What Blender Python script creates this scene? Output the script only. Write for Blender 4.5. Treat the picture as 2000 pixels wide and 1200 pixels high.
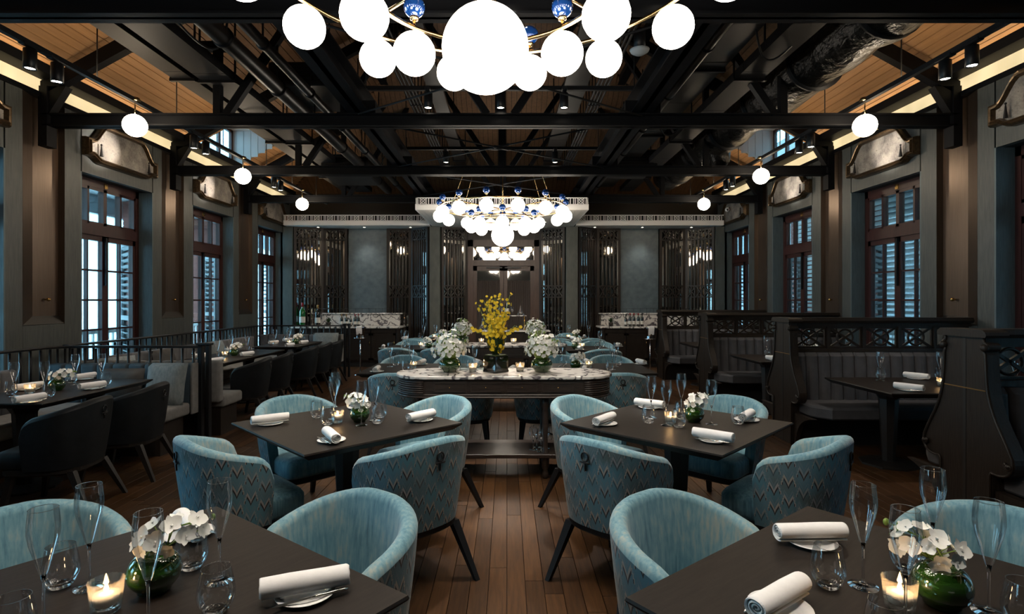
import bpy, bmesh, math, random
from mathutils import Vector, Matrix
R = random.Random(7)
PI = math.pi
for o in list(bpy.data.objects): bpy.data.objects.remove(o)
SC = bpy.context.scene
COL = SC.collection

# ------------------------------------------------------------------ camera, world, exposure
cam = bpy.data.cameras.new('camera'); co = bpy.data.objects.new('camera', cam); COL.objects.link(co)
co.location = (0, 0, 1.55); co.rotation_euler = (PI/2, 0, 0)
cam.sensor_width = 36; cam.lens = 36*1075/2000; cam.shift_x = .005; cam.shift_y = -.0065
cam.clip_start = .05
SC.camera = co
vs = SC.view_settings
vs.view_transform = 'Standard'; vs.look = 'None'; vs.gamma = 1; vs.use_curve_mapping = False; vs.exposure = -0.15
w = bpy.data.worlds.new('overcast_sky'); SC.world = w; w.use_nodes = True
nt = w.node_tree
bg = nt.nodes['Background']; bg.inputs[0].default_value = (.38, .75, 1.0, 1); bg.inputs[1].default_value = 13.0
SC.cycles.max_bounces = 8; SC.cycles.diffuse_bounces = 3; SC.cycles.glossy_bounces = 4
SC.cycles.transmission_bounces = 6; SC.cycles.transparent_max_bounces = 24
SC.cycles.caustics_reflective = False; SC.cycles.caustics_refractive = False
SC.cycles.sample_clamp_indirect = 4.0

# ------------------------------------------------------------------ room constants (metres; x across, y away from the camera)
XL, XR = -5.30, 5.15          # faces of the two window walls
CX = (XL+XR)/2                # room axis
YB = 13.45                    # back wall
YF = -2.6                     # wall behind the camera
BAY = 2.43
TR = [3.86+BAY*k for k in range(4)]      # truss lines in view
EAVE, SLOPE = 4.15, .55

# ------------------------------------------------------------------ materials
MATS = {}
def nmat(name):
    m = bpy.data.materials.new(name); m.use_nodes = True
    t = m.node_tree; b = t.nodes['Principled BSDF']
    MATS[name] = m
    return m, t, b
def N(t, kind, **kw):
    n = t.nodes.new(kind)
    for k, v in kw.items():
        if k.startswith('i_'): n.inputs[int(k[2:])].default_value = v
        else: setattr(n, k, v)
    return n
def L(t, a, b): t.links.new(a, b)
def coords(t, scale=(1,1,1), kind='Object', rot=(0,0,0)):
    c = N(t, 'ShaderNodeTexCoord'); mp = N(t, 'ShaderNodeMapping')
    mp.inputs['Scale'].default_value = scale; mp.inputs['Rotation'].default_value = rot
    L(t, c.outputs[kind], mp.inputs[0]); return mp.outputs[0]
def ramp(t, fac, stops, interp='LINEAR'):
    r = N(t, 'ShaderNodeValToRGB'); r.color_ramp.interpolation = interp
    e = r.color_ramp.elements
    while len(e) < len(stops): e.new(.5)
    for el, (p, c) in zip(e, stops): el.position = p; el.color = (*c, 1)
    L(t, fac, r.inputs[0]); return r.outputs[0]
def noise(t, vec, scale, detail=3, rough=.5):
    n = N(t, 'ShaderNodeTexNoise'); n.inputs['Scale'].default_value = scale
    n.inputs['Detail'].default_value = detail; n.inputs['Roughness'].default_value = rough
    if vec is not None: L(t, vec, n.inputs['Vector'])
    return n.outputs[0]
def bump(t, b, h, strength=.2, dist=.01):
    n = N(t, 'ShaderNodeBump'); n.inputs['Strength'].default_value = strength; n.inputs['Distance'].default_value = dist
    L(t, h, n.inputs['Height']); L(t, n.outputs[0], b.inputs['Normal'])
def math_(t, op, a, b=None, c=None):
    n = N(t, 'ShaderNodeMath', operation=op)
    for i, x in enumerate((a, b, c)):
        if x is None: continue
        if isinstance(x, (int, float)): n.inputs[i].default_value = x
        else: L(t, x, n.inputs[i])
    return n.outputs[0]
def mixc(t, fac, a, b, blend='MIX'):
    n = N(t, 'ShaderNodeMix', data_type='RGBA', blend_type=blend)
    for i, x in ((0, fac), (6, a), (7, b)):
        if isinstance(x, (int, float)): n.inputs[i].default_value = x
        elif isinstance(x, tuple): n.inputs[i].default_value = (*x, 1)
        else: L(t, x, n.inputs[i])
    return n.outputs[2]
def plain(name, c, rough=.5, metal=0, spec=.5, coat=0, sheen=0):
    m, t, b = nmat(name)
    b.inputs['Base Color'].default_value = (*c, 1); b.inputs['Roughness'].default_value = rough
    b.inputs['Metallic'].default_value = metal; b.inputs['Specular IOR Level'].default_value = spec
    b.inputs['Coat Weight'].default_value = coat; b.inputs['Sheen Weight'].default_value = sheen
    return m
def grainy(name, c1, c2, scale=(1,1,1), ns=6, rough=.5, metal=0, bmp=0, spec=.5, rnd=0, island=False, kind='Object', lo=.3, hi=.7):
    m, t, b = nmat(name)
    v = coords(t, scale, kind)
    if rnd and not island:
        oi = N(t, 'ShaderNodeObjectInfo'); ad = N(t, 'ShaderNodeVectorMath', operation='ADD')
        L(t, v, ad.inputs[0]); sc = math_(t, 'MULTIPLY', oi.outputs['Random'], 37.0); L(t, sc, ad.inputs[1]); v = ad.outputs[0]
    n = noise(t, v, ns, 5, .6)
    col = ramp(t, n, [(lo, c1), (hi, c2)])
    if rnd:
        if island: rv = N(t, 'ShaderNodeNewGeometry').outputs['Random Per Island']
        else: rv = N(t, 'ShaderNodeObjectInfo').outputs['Random']
        f = math_(t, 'MULTIPLY_ADD', rv, rnd*2, 1-rnd)
        hs = N(t, 'ShaderNodeHueSaturation'); L(t, col, hs.inputs['Color']); L(t, f, hs.inputs['Value']); col = hs.outputs[0]
    L(t, col, b.inputs['Base Color'])
    b.inputs['Roughness'].default_value = rough; b.inputs['Metallic'].default_value = metal; b.inputs['Specular IOR Level'].default_value = spec
    if bmp: bump(t, b, n, bmp, .004)
    return m
def emit(name, c, s):
    m, t, b = nmat(name)
    b.inputs['Base Color'].default_value = (.8, .8, .8, 1)
    b.inputs['Emission Color'].default_value = (*c, 1); b.inputs['Emission Strength'].default_value = s
    return m
def thin_glass(name, tint=(1,1,1), refl=1.0, rough=0.02, base=.03):
    m = bpy.data.materials.new(name); m.use_nodes = True; t = m.node_tree; MATS[name] = m
    for n in list(t.nodes): t.nodes.remove(n)
    out = N(t, 'ShaderNodeOutputMaterial'); tr = N(t, 'ShaderNodeBsdfTransparent'); gl = N(t, 'ShaderNodeBsdfGlossy')
    tr.inputs[0].default_value = (*tint, 1); gl.inputs['Roughness'].default_value = rough
    fr = N(t, 'ShaderNodeFresnel'); fr.inputs[0].default_value = 1.5
    f = math_(t, 'MULTIPLY_ADD', fr.outputs[0], refl, base)
    mx = N(t, 'ShaderNodeMixShader'); L(t, f, mx.inputs[0]); L(t, tr.outputs[0], mx.inputs[1]); L(t, gl.outputs[0], mx.inputs[2])
    L(t, mx.outputs[0], out.inputs[0]); return m
def real_glass(name, c=(1,1,1), rough=0, ior=1.48):
    m, t, b = nmat(name)
    b.inputs['Base Color'].default_value = (*c, 1); b.inputs['Transmission Weight'].default_value = 1
    b.inputs['Roughness'].default_value = rough; b.inputs['IOR'].default_value = ior
    return m

grainy('floor_wood', (.036,.0160,.0062), (.080,.0370,.0140), (12,.8,12), 5, .46, bmp=.1, rnd=.35, spec=.25)
grainy('floor_wood_far', (.036,.0160,.0062), (.080,.0370,.0140), (12,.8,12), 5, .46, bmp=.1, rnd=.35, island=True, spec=.25)
plain('floor_gap', (.008,.005,.003), .8)
grainy('ceiling_wood_lit', (.30,.165,.075), (.40,.225,.105), (9,.6,9), 4, .55, bmp=.05, rnd=.12)  # eave boards: brightness of the cove light put into the wood colour
grainy('ceiling_wood_shaded', (.10,.053,.025), (.15,.08,.039), (5,5,5), 4, .6, rnd=.15, island=True)  # same boards away from the eaves, shade put into the colour
plain('ceiling_gap', (.01,.007,.005), .9)
grainy('wall_panel', (.044,.049,.047), (.083,.087,.080), (4,4,.35), 14, .45, bmp=.25, rnd=.05)
grainy('reveal_wood', (.075,.105,.115), (.12,.16,.175), (6,6,.5), 12, .5, bmp=.2)
plain('wall_core', (.012,.012,.012), .7)
def bronze():
    m, t, b = nmat('brushed_bronze')
    v = coords(t, (160,160,1.2)); n = noise(t, v, 3, 3)
    L(t, ramp(t, n, [(.3,(.105,.076,.058)),(.7,(.165,.122,.093))]), b.inputs['Base Color'])
    b.inputs['Metallic'].default_value = .85; b.inputs['Roughness'].default_value = .34; b.inputs['Anisotropic'].default_value = .0
bronze()
plain('dark_sill', (.012,.010,.009), .45)
plain('brass', (.55,.34,.12), .25, 1)
plain('gilt_rod', (.62,.42,.20), .18, 1)
plain('steel_black', (.0045,.0048,.006), .5, 0, .12)
plain('fixture_black', (.009,.0095,.011), .4, 0, .3)
plain('duct_grey', (.0085,.009,.0105), .55, 0, .12)
plain('pipe_black', (.011,.010,.0095), .38, 0, .3)
plain('chrome', (.72,.72,.74), .08, 1)
grainy('window_wood', (.030,.008,.007), (.050,.014,.011), (3,3,.5), 10, .38)
grainy('oak_dark', (.009,.0065,.005), (.026,.018,.013), (20,20,1.5), 5, .45, bmp=.3, spec=.35)
grainy('oak_console', (.015,.010,.008), (.044,.030,.023), (1.5,20,20), 5, .38, bmp=.35, spec=.5)
grainy('door_wood', (.040,.020,.014), (.075,.040,.028), (10,10,1), 5, .42)
grainy('table_wood', (.012,.0092,.0076), (.021,.0163,.0135), (1.5,14,14), 5, .46, bmp=.08, rnd=.05, spec=.18)
plain('table_under', (.010,.009,.009), .5)
plain('leg_dark', (.007,.007,.008), .5, 0, .3)
plain('leg_taupe', (.013,.0105,.009), .5, 0, .3)
grainy('leather_dark', (.005,.0065,.008), (.010,.0125,.015), (1,1,1), 12, .55, bmp=.08, spec=.25)
grainy('velvet_grey', (.070,.070,.075), (.105,.105,.110), (1,1,1), 9, .85, bmp=.05)
grainy('velvet_blue', (.022,.040,.055), (.035,.060,.080), (1,1,1), 9, .7, bmp=.05)
grainy('linen_seat', (.15,.145,.14), (.21,.205,.195), (1,1,1), 14, .9, bmp=.08)
grainy('pillow_blue', (.13,.16,.17), (.23,.25,.25), (14,14,4), 3, .9, bmp=.1)
grainy('pillow_dark', (.012,.014,.016), (.045,.038,.030), (4,4,4), 2, .6)
grainy('velvet_booth', (.052,.052,.058), (.075,.075,.082), (1,1,1), 8, .85, bmp=.04)
grainy('plaster_teal', (.060,.085,.100), (.105,.140,.155), (1,1,1), 7, .42, bmp=.15)
grainy('plaster_grey', (.060,.066,.060), (.095,.100,.088), (1,1,.4), 9, .5, bmp=.15)
plain('screen_wood', (.017,.012,.009), .45, 0, .35)
plain('white_paint', (.82,.80,.77), .45)
plain('ivory_paint', (.70,.66,.60), .45)
plain('porcelain', (.80,.79,.77), .12, 0, .5)
grainy('napkin', (.78,.77,.76), (.84,.83,.82), (1,1,1), 30, .9, bmp=.15)
plain('wax', (.9,.82,.68), .4)
emit('flame', (1,.60,.25), 160)
plain('cutlery', (.75,.73,.70), .12, 1)
thin_glass('clear_glass', (.985,.99,.99), .55, .02, .05)
thin_glass('window_glass', (.88,.94,.95), .7, .01, .03)
thin_glass('votive_glass', (.95,.95,.93), .6, .08, .05)
_t = MATS['votive_glass'].node_tree; _o = next(n for n in _t.nodes if n.type == 'OUTPUT_MATERIAL'); _src = _o.inputs[0].links[0].from_socket
_tl = N(_t, 'ShaderNodeBsdfTranslucent'); _tl.inputs[0].default_value = (1,.93,.82,1); _mx = N(_t, 'ShaderNodeMixShader'); _mx.inputs[0].default_value = .13
L(_t, _src, _mx.inputs[1]); L(_t, _tl.outputs[0], _mx.inputs[2]); L(_t, _mx.outputs[0], _o.inputs[0])
thin_glass('water', (.93,.95,.95), .6, .01, .02)
real_glass('solid_glass')
def green_glass():
    m, t, b = nmat('green_glass')
    v = coords(t, (1,1,6)); n = noise(t, v, 14, 2)
    L(t, ramp(t, n, [(.3,(.003,.012,.002)),(.7,(.020,.065,.008))]), b.inputs['Base Color'])
    b.inputs['Roughness'].default_value = .08; b.inputs['Coat Weight'].default_value = 1; b.inputs['Coat Roughness'].default_value = .03
green_glass()
plain('black_glass', (.006,.006,.006), .05, 0, .6, 1)
plain('bottle_dark', (.006,.008,.006), .08, 0, .6, .5)
plain('bottle_green', (.005,.10,.015), .08, 0, .6, .5)
plain('bottle_label', (.72,.69,.62), .7)
plain('capsule_red', (.28,.01,.015), .35)
plain('capsule_gold', (.40,.22,.08), .3, .8)
grainy('petal_white', (.78,.78,.70), (.86,.85,.82), (1,1,1), 25, .65)
grainy('petal_yellow', (.72,.47,.006), (.82,.60,.02), (1,1,1), 40, .6)
plain('flower_eye', (.45,.40,.10), .6)
plain('flower_green', (.16,.24,.04), .55)
plain('leaf_dark', (.016,.040,.012), .3)
plain('soil_stem', (.05,.07,.02), .7)
def marble():
    m, t, b = nmat('marble')
    v = coords(t, (1,1,1)); n1 = noise(t, v, 2.2, 4, .55)
    ad = N(t, 'ShaderNodeVectorMath', operation='MULTIPLY_ADD'); cmb = N(t, 'ShaderNodeCombineXYZ')
    for i in range(3): L(t, n1, cmb.inputs[i])
    L(t, cmb.outputs[0], ad.inputs[0]); ad.inputs[1].default_value = (1.6,1.6,1.6); L(t, v, ad.inputs[2])
    wv = N(t, 'ShaderNodeTexWave', wave_type='BANDS', bands_direction='DIAGONAL'); wv.inputs['Scale'].default_value = 1.1; wv.inputs['Distortion'].default_value = 6
    wv.inputs['Detail'].default_value = 3; wv.inputs['Detail Scale'].default_value = 1.2
    L(t, ad.outputs[0], wv.inputs[0])
    L(t, ramp(t, wv.outputs[1], [(0,(.10,.09,.10)),(.10,(.30,.28,.28)),(.24,(.66,.63,.59)),(1,(.76,.73,.69))]), b.inputs['Base Color'])
    b.inputs['Roughness'].default_value = .16
marble()
def antique():
    m, t, b = nmat('antique_mirror')
    v = coords(t); n = noise(t, v, 3.5, 6, .65); n2 = noise(t, v, 45, 4, .7)
    f = math_(t, 'MULTIPLY_ADD', n2, .25, math_(t, 'MULTIPLY', n, .8))
    L(t, ramp(t, f, [(.38,(.12,.11,.105)),(.64,(.52,.47,.41))]), b.inputs['Base Color'])
    L(t, ramp(t, f, [(.30,(.45,.45,.45)),(.65,(.26,.26,.26))]), b.inputs['Roughness'])
    b.inputs['Metallic'].default_value = .4
antique()
plain('smoked_mirror', (.42,.40,.37), .03, 1)
grainy('frame_bronze', (.050,.032,.018), (.13,.085,.045), (8,8,8), 4, .3, metal=.7)
plain('curtain_brown', (.040,.030,.026), .85)
grainy('brick_red', (.16,.045,.035), (.26,.08,.06), (1,1,16), 3, .8)
plain('verandah_grey', (.30,.31,.32), .7)
plain('shutter_paint', (.52,.55,.56), .6)
plain('board_blue', (.46,.43,.42), .6)
def cove():
    m, t, b = nmat('cove_painted_glow')  # striped emission stands in for strips grazing a perforated metal panel
    c = N(t, 'ShaderNodeTexCoord')
    wv = N(t, 'ShaderNodeTexWave', wave_type='BANDS', bands_direction='Y'); wv.inputs['Scale'].default_value = 18
    L(t, c.outputs['Object'], wv.inputs[0])
    n = noise(t, c.outputs['Object'], 3, 3)
    L(t, ramp(t, wv.outputs[1], [(0,(.75,.56,.28)),(1,(1,.82,.48))]), b.inputs['Emission Color'])
    L(t, math_(t, 'MULTIPLY_ADD', n, 1.0, .55), b.inputs['Emission Strength'])
    b.inputs['Base Color'].default_value = (.5,.42,.28,1)
cove()
emit('led_strip', (1,.70,.38), 16)
emit('added_uplight_strip', (1,.72,.42), 34)  # glow of the strips added on top of the tracks
emit('opal_globe', (1,.89,.75), 16)
emit('opal_pendant', (1,.82,.60), 42)
emit('lamp_lens', (1,.88,.70), 25)
def cobalt():
    m, t, b = nmat('cobalt_glass')
    b.inputs['Base Color'].default_value = (.008,.05,.22,1); b.inputs['Roughness'].default_value = .04
    b.inputs['Coat Weight'].default_value = 1; b.inputs['Metallic'].default_value = .35
cobalt()
def foil():
    m, t, b = nmat('black_foil')
    b.inputs['Base Color'].default_value = (.004,.0038,.0035,1); b.inputs['Roughness'].default_value = .32; b.inputs['Metallic'].default_value = 0; b.inputs['Specular IOR Level'].default_value = .15
    v = coords(t, (3,1.5,3)); bump(t, b, noise(t, v, 3.5, 4, .55), .7, .05)
foil()

def teal_velvet():
    m, t, b = nmat('teal_velvet')
    uv = N(t, 'ShaderNodeTexCoord').outputs['Object']
    n1 = noise(t, uv, 3.0, 4, .6)
    mp = N(t, 'ShaderNodeMapping'); mp.inputs['Scale'].default_value = (45,45,5); L(t, uv, mp.inputs[0]); n2 = noise(t, mp.outputs[0], 1.5, 4, .6)
    f = math_(t, 'MULTIPLY_ADD', n2, .45, math_(t, 'MULTIPLY', n1, .6))
    L(t, ramp(t, f, [(.36,(.052,.128,.168)),(.47,(.105,.240,.300)),(.56,(.180,.325,.375)),(.68,(.36,.38,.33))]), b.inputs['Base Color'])
    b.inputs['Roughness'].default_value = .8; b.inputs['Sheen Weight'].default_value = .35; b.inputs['Sheen Roughness'].default_value = .4
    bump(t, b, n2, .15, .004)
teal_velvet()
def flame_stitch():
    m, t, b = nmat('flame_stitch')
    uvn = N(t, 'ShaderNodeTexCoord'); sp = N(t, 'ShaderNodeSeparateXYZ'); L(t, uvn.outputs['UV'], sp.inputs[0])
    u = math_(t, 'DIVIDE', sp.outputs[0], .074); v = math_(t, 'DIVIDE', sp.outputs[1], .106)
    colm = math_(t, 'FLOOR', u); fr = math_(t, 'FRACT', u)
    tri = math_(t, 'ABSOLUTE', math_(t, 'MULTIPLY_ADD', fr, 2.0, -1.0))        # 0 mid column, 1 at joins
    step = math_(t, 'DIVIDE', math_(t, 'FLOOR', math_(t, 'MULTIPLY', tri, 8.0)), 8.0)
    big = math_(t, 'GREATER_THAN', tri, .60)
    # wings rise towards .6 then step down in small squares
    rise = math_(t, 'MULTIPLY', math_(t, 'POWER', math_(t, 'DIVIDE', tri, .62), .75), .46)
    fall = math_(t, 'MULTIPLY_ADD', math_(t, 'SUBTRACT', step, .625), -1.15, .34)
    mx = N(t, 'ShaderNodeMix'); L(t, big, mx.inputs[0]); L(t, rise, mx.inputs[2]); L(t, fall, mx.inputs[3])
    par = math_(t, 'MULTIPLY', math_(t, 'MODULO', math_(t, 'ADD', colm, 100.0), 2.0), .5)
    wv = math_(t, 'ADD', math_(t, 'SUBTRACT', v, mx.outputs[0]), par)
    row = math_(t, 'FLOOR', wv); ph = math_(t, 'FRACT', wv)
    cmb = N(t, 'ShaderNodeCombineXYZ'); L(t, colm, cmb.inputs[0]); L(t, row, cmb.inputs[1])
    wn = N(t, 'ShaderNodeTexWhiteNoise', noise_dimensions='2D'); L(t, cmb.outputs[0], wn.inputs[0])
    big_n = noise(t, uvn.outputs['UV'], 3.2, 2)
    ground = ramp(t, big_n, [(.36,(.078,.105,.098)),(.46,(.070,.170,.210)),(.60,(.085,.245,.315))])
    ground = mixc(t, math_(t, 'MULTIPLY', wn.outputs[0], .35), ground, (.16,.19,.20))
    light = ramp(t, wn.outputs[0], [(.0,(.30,.29,.30)),(.5,(.36,.31,.26)),(1,(.22,.27,.30))])
    dark = ramp(t, wn.outputs[0], [(.0,(.028,.016,.014)),(.5,(.020,.022,.030)),(1,(.055,.032,.026))])
    par2 = math_(t, 'MODULO', math_(t, 'MULTIPLY_ADD', step, 8.0, .1), 2.0)
    sq = math_(t, 'MULTIPLY', big, math_(t, 'GREATER_THAN', par2, 1.0))
    isl = ramp(t, ph, [(0,(0,0,0)),(.50,(1,1,1)),(.68,(0,0,0))], 'CONSTANT')
    isd = ramp(t, ph, [(0,(0,0,0)),(.36,(1,1,1)),(.50,(0,0,0))], 'CONSTANT')
    faint = math_(t, 'MULTIPLY_ADD', math_(t, 'GREATER_THAN', math_(t, 'FRACT', math_(t, 'MULTIPLY', wn.outputs[0], 7.3)), .36), .40, .60)
    soft = ramp(t, ph, [(0,(0,0,0)),(.80,(.5,.5,.5)),(.94,(0,0,0))], 'CONSTANT')
    c = mixc(t, soft, ground, (.17,.21,.24))
    c = mixc(t, math_(t, 'MULTIPLY', isl, faint), c, light); c = mixc(t, math_(t, 'MULTIPLY', math_(t, 'MULTIPLY', isd, faint), math_(t, 'SUBTRACT', 1.0, math_(t, 'MULTIPLY', sq, .9))), c, dark)
    L(t, c, b.inputs['Base Color'])
    b.inputs['Roughness'].default_value = .85; b.inputs['Sheen Weight'].default_value = .2
flame_stitch()
plain('emblem_black', (.006,.006,.007), .4)

# ------------------------------------------------------------------ mesh builder
class MB:
    def __init__(s): s.v = []; s.f = []; s.uv = []; s.sm = []
    def add(s, vs, fs, smooth=False, uv=None):
        k = len(s.v); s.v += [tuple(p) for p in vs]
        s.f += [tuple(i+k for i in f) for f in fs]; s.sm += [smooth]*len(fs)
        s.uv += (uv if uv else [None]*len(fs)); return s
    def box(s, x0, x1, y0, y1, z0, z1):
        return s.add([(x0,y0,z0),(x1,y0,z0),(x1,y1,z0),(x0,y1,z0),(x0,y0,z1),(x1,y0,z1),(x1,y1,z1),(x0,y1,z1)],
              [(0,3,2,1),(4,5,6,7),(0,1,5,4),(1,2,6,5),(2,3,7,6),(3,0,4,7)])
    def cbox(s, x0, x1, y0, y1, z0, z1, c=.01):
        # box with chamfered edges: three stacked outlines
        def ring(d, z): return [(x0+d+c,y0+d,z),(x1-d-c,y0+d,z),(x1-d,y0+d+c,z),(x1-d,y1-d-c,z),(x1-d-c,y1-d,z),(x0+d+c,y1-d,z),(x0+d,y1-d-c,z),(x0+d,y0+d+c,z)]
        rs = [ring(c, z0), ring(0, z0+c), ring(0, z1-c), ring(c, z1)]
        return s.loft(rs, True)
    def rbox(s, x0, x1, y0, y1, z0, z1, c=.02, q=3):
        # box with rounded edges
        def ring(d, z):
            cr = max(c-d, .001)*1.0; out = []
            for cx, cy, a0 in ((x1-c,y1-c,0),(x0+c,y1-c,PI/2),(x0+c,y0+c,PI),(x1-c,y0+c,1.5*PI)):
                for i in range(q+1):
                    a = a0+PI/2*i/q; out.append((cx+cr*math.cos(a), cy+cr*math.sin(a), z))
            return out
        rs = []
        for i in range(q+1):
            a = PI/2*i/q; rs.append(ring(c-c*math.sin(a), z0+c-c*math.cos(a)))
        for i in range(q+1):
            a = PI/2*i/q; rs.append(ring(c-c*math.cos(a), z1-c+c*math.sin(a)))
        return s.loft(rs, True, True)
    def loft(s, rings, caps=True, smooth=False, closed=True):
        n = len(rings[0]); vs = [p for r in rings for p in r]; fs = []
        for i in range(len(rings)-1):
            for j in range(n if closed else n-1):
                a = i*n+j; b = i*n+(j+1) % n
                fs.append((a, b, b+n, a+n))
        if caps: fs.append(tuple(range(n-1,-1,-1))); fs.append(tuple(range((len(rings)-1)*n, len(rings)*n)))
        return s.add(vs, fs, smooth)
    def lathe(s, prof, n=20, c=(0,0,0), smooth=True, cap=True):
        rings = [[(c[0]+r*math.cos(2*PI*k/n), c[1]+r*math.sin(2*PI*k/n), c[2]+z) for k in range(n)] for r, z in prof]
        return s.loft(rings, cap, smooth)
    def tube(s, pts, r, n=8, closed=False, smooth=True, cap=True):
        pts = [Vector(p) for p in pts]; m = len(pts); rings = []
        rr = r if isinstance(r, (list, tuple)) else [r]*m
        up = None
        for i, p in enumerate(pts):
            if closed: d = pts[(i+1) % m]-pts[i-1]
            else: d = pts[min(i+1,m-1)]-pts[max(i-1,0)]
            d.normalize()
            if up is None: up = Vector((0,0,1)) if abs(d.z) < .9 else Vector((1,0,0))
            a = d.cross(up)
            if a.length < 1e-5: a = d.cross(Vector((0,1,0)))
            a.normalize(); b = a.cross(d); b.normalize(); up = b
            rings.append([p+a*rr[i]*math.cos(2*PI*k/n)+b*rr[i]*math.sin(2*PI*k/n) for k in range(n)])
        if closed: rings.append(rings[0]); return s.loft(rings, False, smooth)
        return s.loft(rings, cap, smooth)
    def bar(s, a, b, w, h, up=(0,0,1)):
        # square bar between two points; w across, h along up
        a = Vector(a); b = Vector(b); d = (b-a).normalized(); u = Vector(up)
        x = d.cross(u)
        if x.length < 1e-4: x = d.cross(Vector((0,1,0)))
        x.normalize(); u = x.cross(d).normalized(); x = x*w/2; u = u*h/2
        return s.loft([[a-x-u,a+x-u,a+x+u,a-x+u],[b-x-u,b+x-u,b+x+u,b-x+u]], True)
    def prism(s, poly, h0, h1, axis='z'):
        def P(p, h): return (p[0],p[1],h) if axis == 'z' else ((p[0],h,p[1]) if axis == 'y' else (h,p[0],p[1]))
        return s.loft([[P(p,h0) for p in poly],[P(p,h1) for p in poly]], True)
    def sphere(s, r, c=(0,0,0), n=16, m=10, sz=1):
        return s.lathe([(max(r*math.sin(PI*i/m),1e-4), -r*sz*math.cos(PI*i/m)) for i in range(m+1)], n, c, True, False)
    def xf(s, M):
        s.v = [tuple(M @ Vector(p)) for p in s.v]; return s
    def join(s, o, M=None):
        k = len(s.v); s.v += [tuple(M @ Vector(p)) if M else p for p in o.v]
        s.f += [tuple(i+k for i in f) for f in o.f]; s.sm += o.sm; s.uv += o.uv; return s
    def mesh(s, name, mat):
        me = bpy.data.meshes.new(name); me.from_pydata(s.v, [], s.f)
        me.materials.append(MATS[mat])
        me.polygons.foreach_set('use_smooth', s.sm)
        if any(s.uv):
            ul = me.uv_layers.new(name='UVMap'); i = 0
            for f, u in zip(s.f, s.uv):
                for q in range(len(f)):
                    if u: ul.data[i].uv = u[q]
                    i += 1
        bm = bmesh.new(); bm.from_mesh(me); bmesh.ops.recalc_face_normals(bm, faces=bm.faces); bm.to_mesh(me); bm.free()
        me.update(); return me

def ob(name, me, parent=None, loc=None, rot=None, mat=None):
    if isinstance(me, MB): me = me.mesh(name, mat)
    o = bpy.data.objects.new(name, me); COL.objects.link(o)
    if parent is not None: o.parent = parent
    if loc is not None: o.location = loc
    if rot is not None: o.rotation_euler = rot if isinstance(rot, tuple) else (0,0,rot)
    return o
def tag(o, label=None, cat=None, group=None, kind=None):
    if label: o['label'] = label
    if cat: o['category'] = cat
    if group: o['group'] = group
    if kind: o['kind'] = kind
    return o
def thing(name, label, cat, loc=(0,0,0), rz=0, group=None):
    o = bpy.data.objects.new(name, None); COL.objects.link(o); o.empty_display_size = .1
    o.location = loc; o.rotation_euler = (0,0,rz)
    return tag(o, label, cat, group)
def struct(name, me, mat=None, parent=None):
    o = ob(name, me, parent, mat=mat)
    if parent is None: o['kind'] = 'structure'
    return o
KIDS = {}
def dup(root, loc, rz, label, group=None):
    if root.name not in KIDS:
        KIDS[root.name] = [(c, list(c.children)) for c in root.children]
    r = root.copy(); COL.objects.link(r); r.location = loc; r.rotation_euler = (0,0,rz)
    r['label'] = label
    if group: r['group'] = group
    for ch, gs in KIDS[root.name]:
        c = ch.copy(); COL.objects.link(c); c.parent = r
        for g in gs:
            d = g.copy(); COL.objects.link(d); d.parent = c
    return r
class Kind:
    """first placement uses the model itself, later ones are copies"""
    def __init__(s, maker): s.m = maker; s.root = None
    def put(s, loc, rz, label, group=None):
        if s.root is None:
            s.root = s.m(); s.root.location = loc; s.root.rotation_euler = (0,0,rz); tag(s.root, label, None, group)
            return s.root
        return dup(s.root, loc, rz, label, group)
# ================================================================== SETTING
# ---- floor: boards run away from the camera
BW = .10
def floor():
    base = struct('floor', MB().box(XL-.4, XR+.4, YF-.2, YB+.4, -.12, -.02), 'floor_gap')
    pl = []
    nx = int((XR-XL)/BW)+1
    for i in range(nx):
        y = YF - R.random()*1.4; x0 = XL+i*BW
        while y < YB:
            ln = 1.0+R.random()*.7
            pl.append((x0, max(y,YF), min(y+ln,YB), R.uniform(-.0003,.0003))); y += ln
    def score(p):
        x, y = p[0]+.05, (p[1]+p[2])/2
        if y < 1.9 or abs(x) > 3.4: return 99
        return y + max(0, abs(x)-.6)*1.6
    pl.sort(key=score)
    for x0, y0, y1, dz in pl[:290]:
        m = MB(); g = .0016; b = .0010
        m.loft([[(x0+g,y0+g,-.02),(x0+BW-g,y0+g,-.02),(x0+BW-g,y1-g,-.02),(x0+g,y1-g,-.02)],
                [(x0+g,y0+g,-b+dz),(x0+BW-g,y0+g,-b+dz),(x0+BW-g,y1-g,-b+dz),(x0+g,y1-g,-b+dz)],
                [(x0+g+b,y0+g+b,dz),(x0+BW-g-b,y0+g+b,dz),(x0+BW-g-b,y1-g-b,dz),(x0+g+b,y1-g-b,dz)]])
        ob('plank', m, base, mat='floor_wood')
    m = MB()
    for x0, y0, y1, dz in pl[290:]: m.box(x0+.0015, x0+BW-.0015, y0+.0015, y1-.0015, -.02, dz)
    tag(ob('plank_field', m, base, mat='floor_wood_far'), kind='stuff')
floor()

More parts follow.
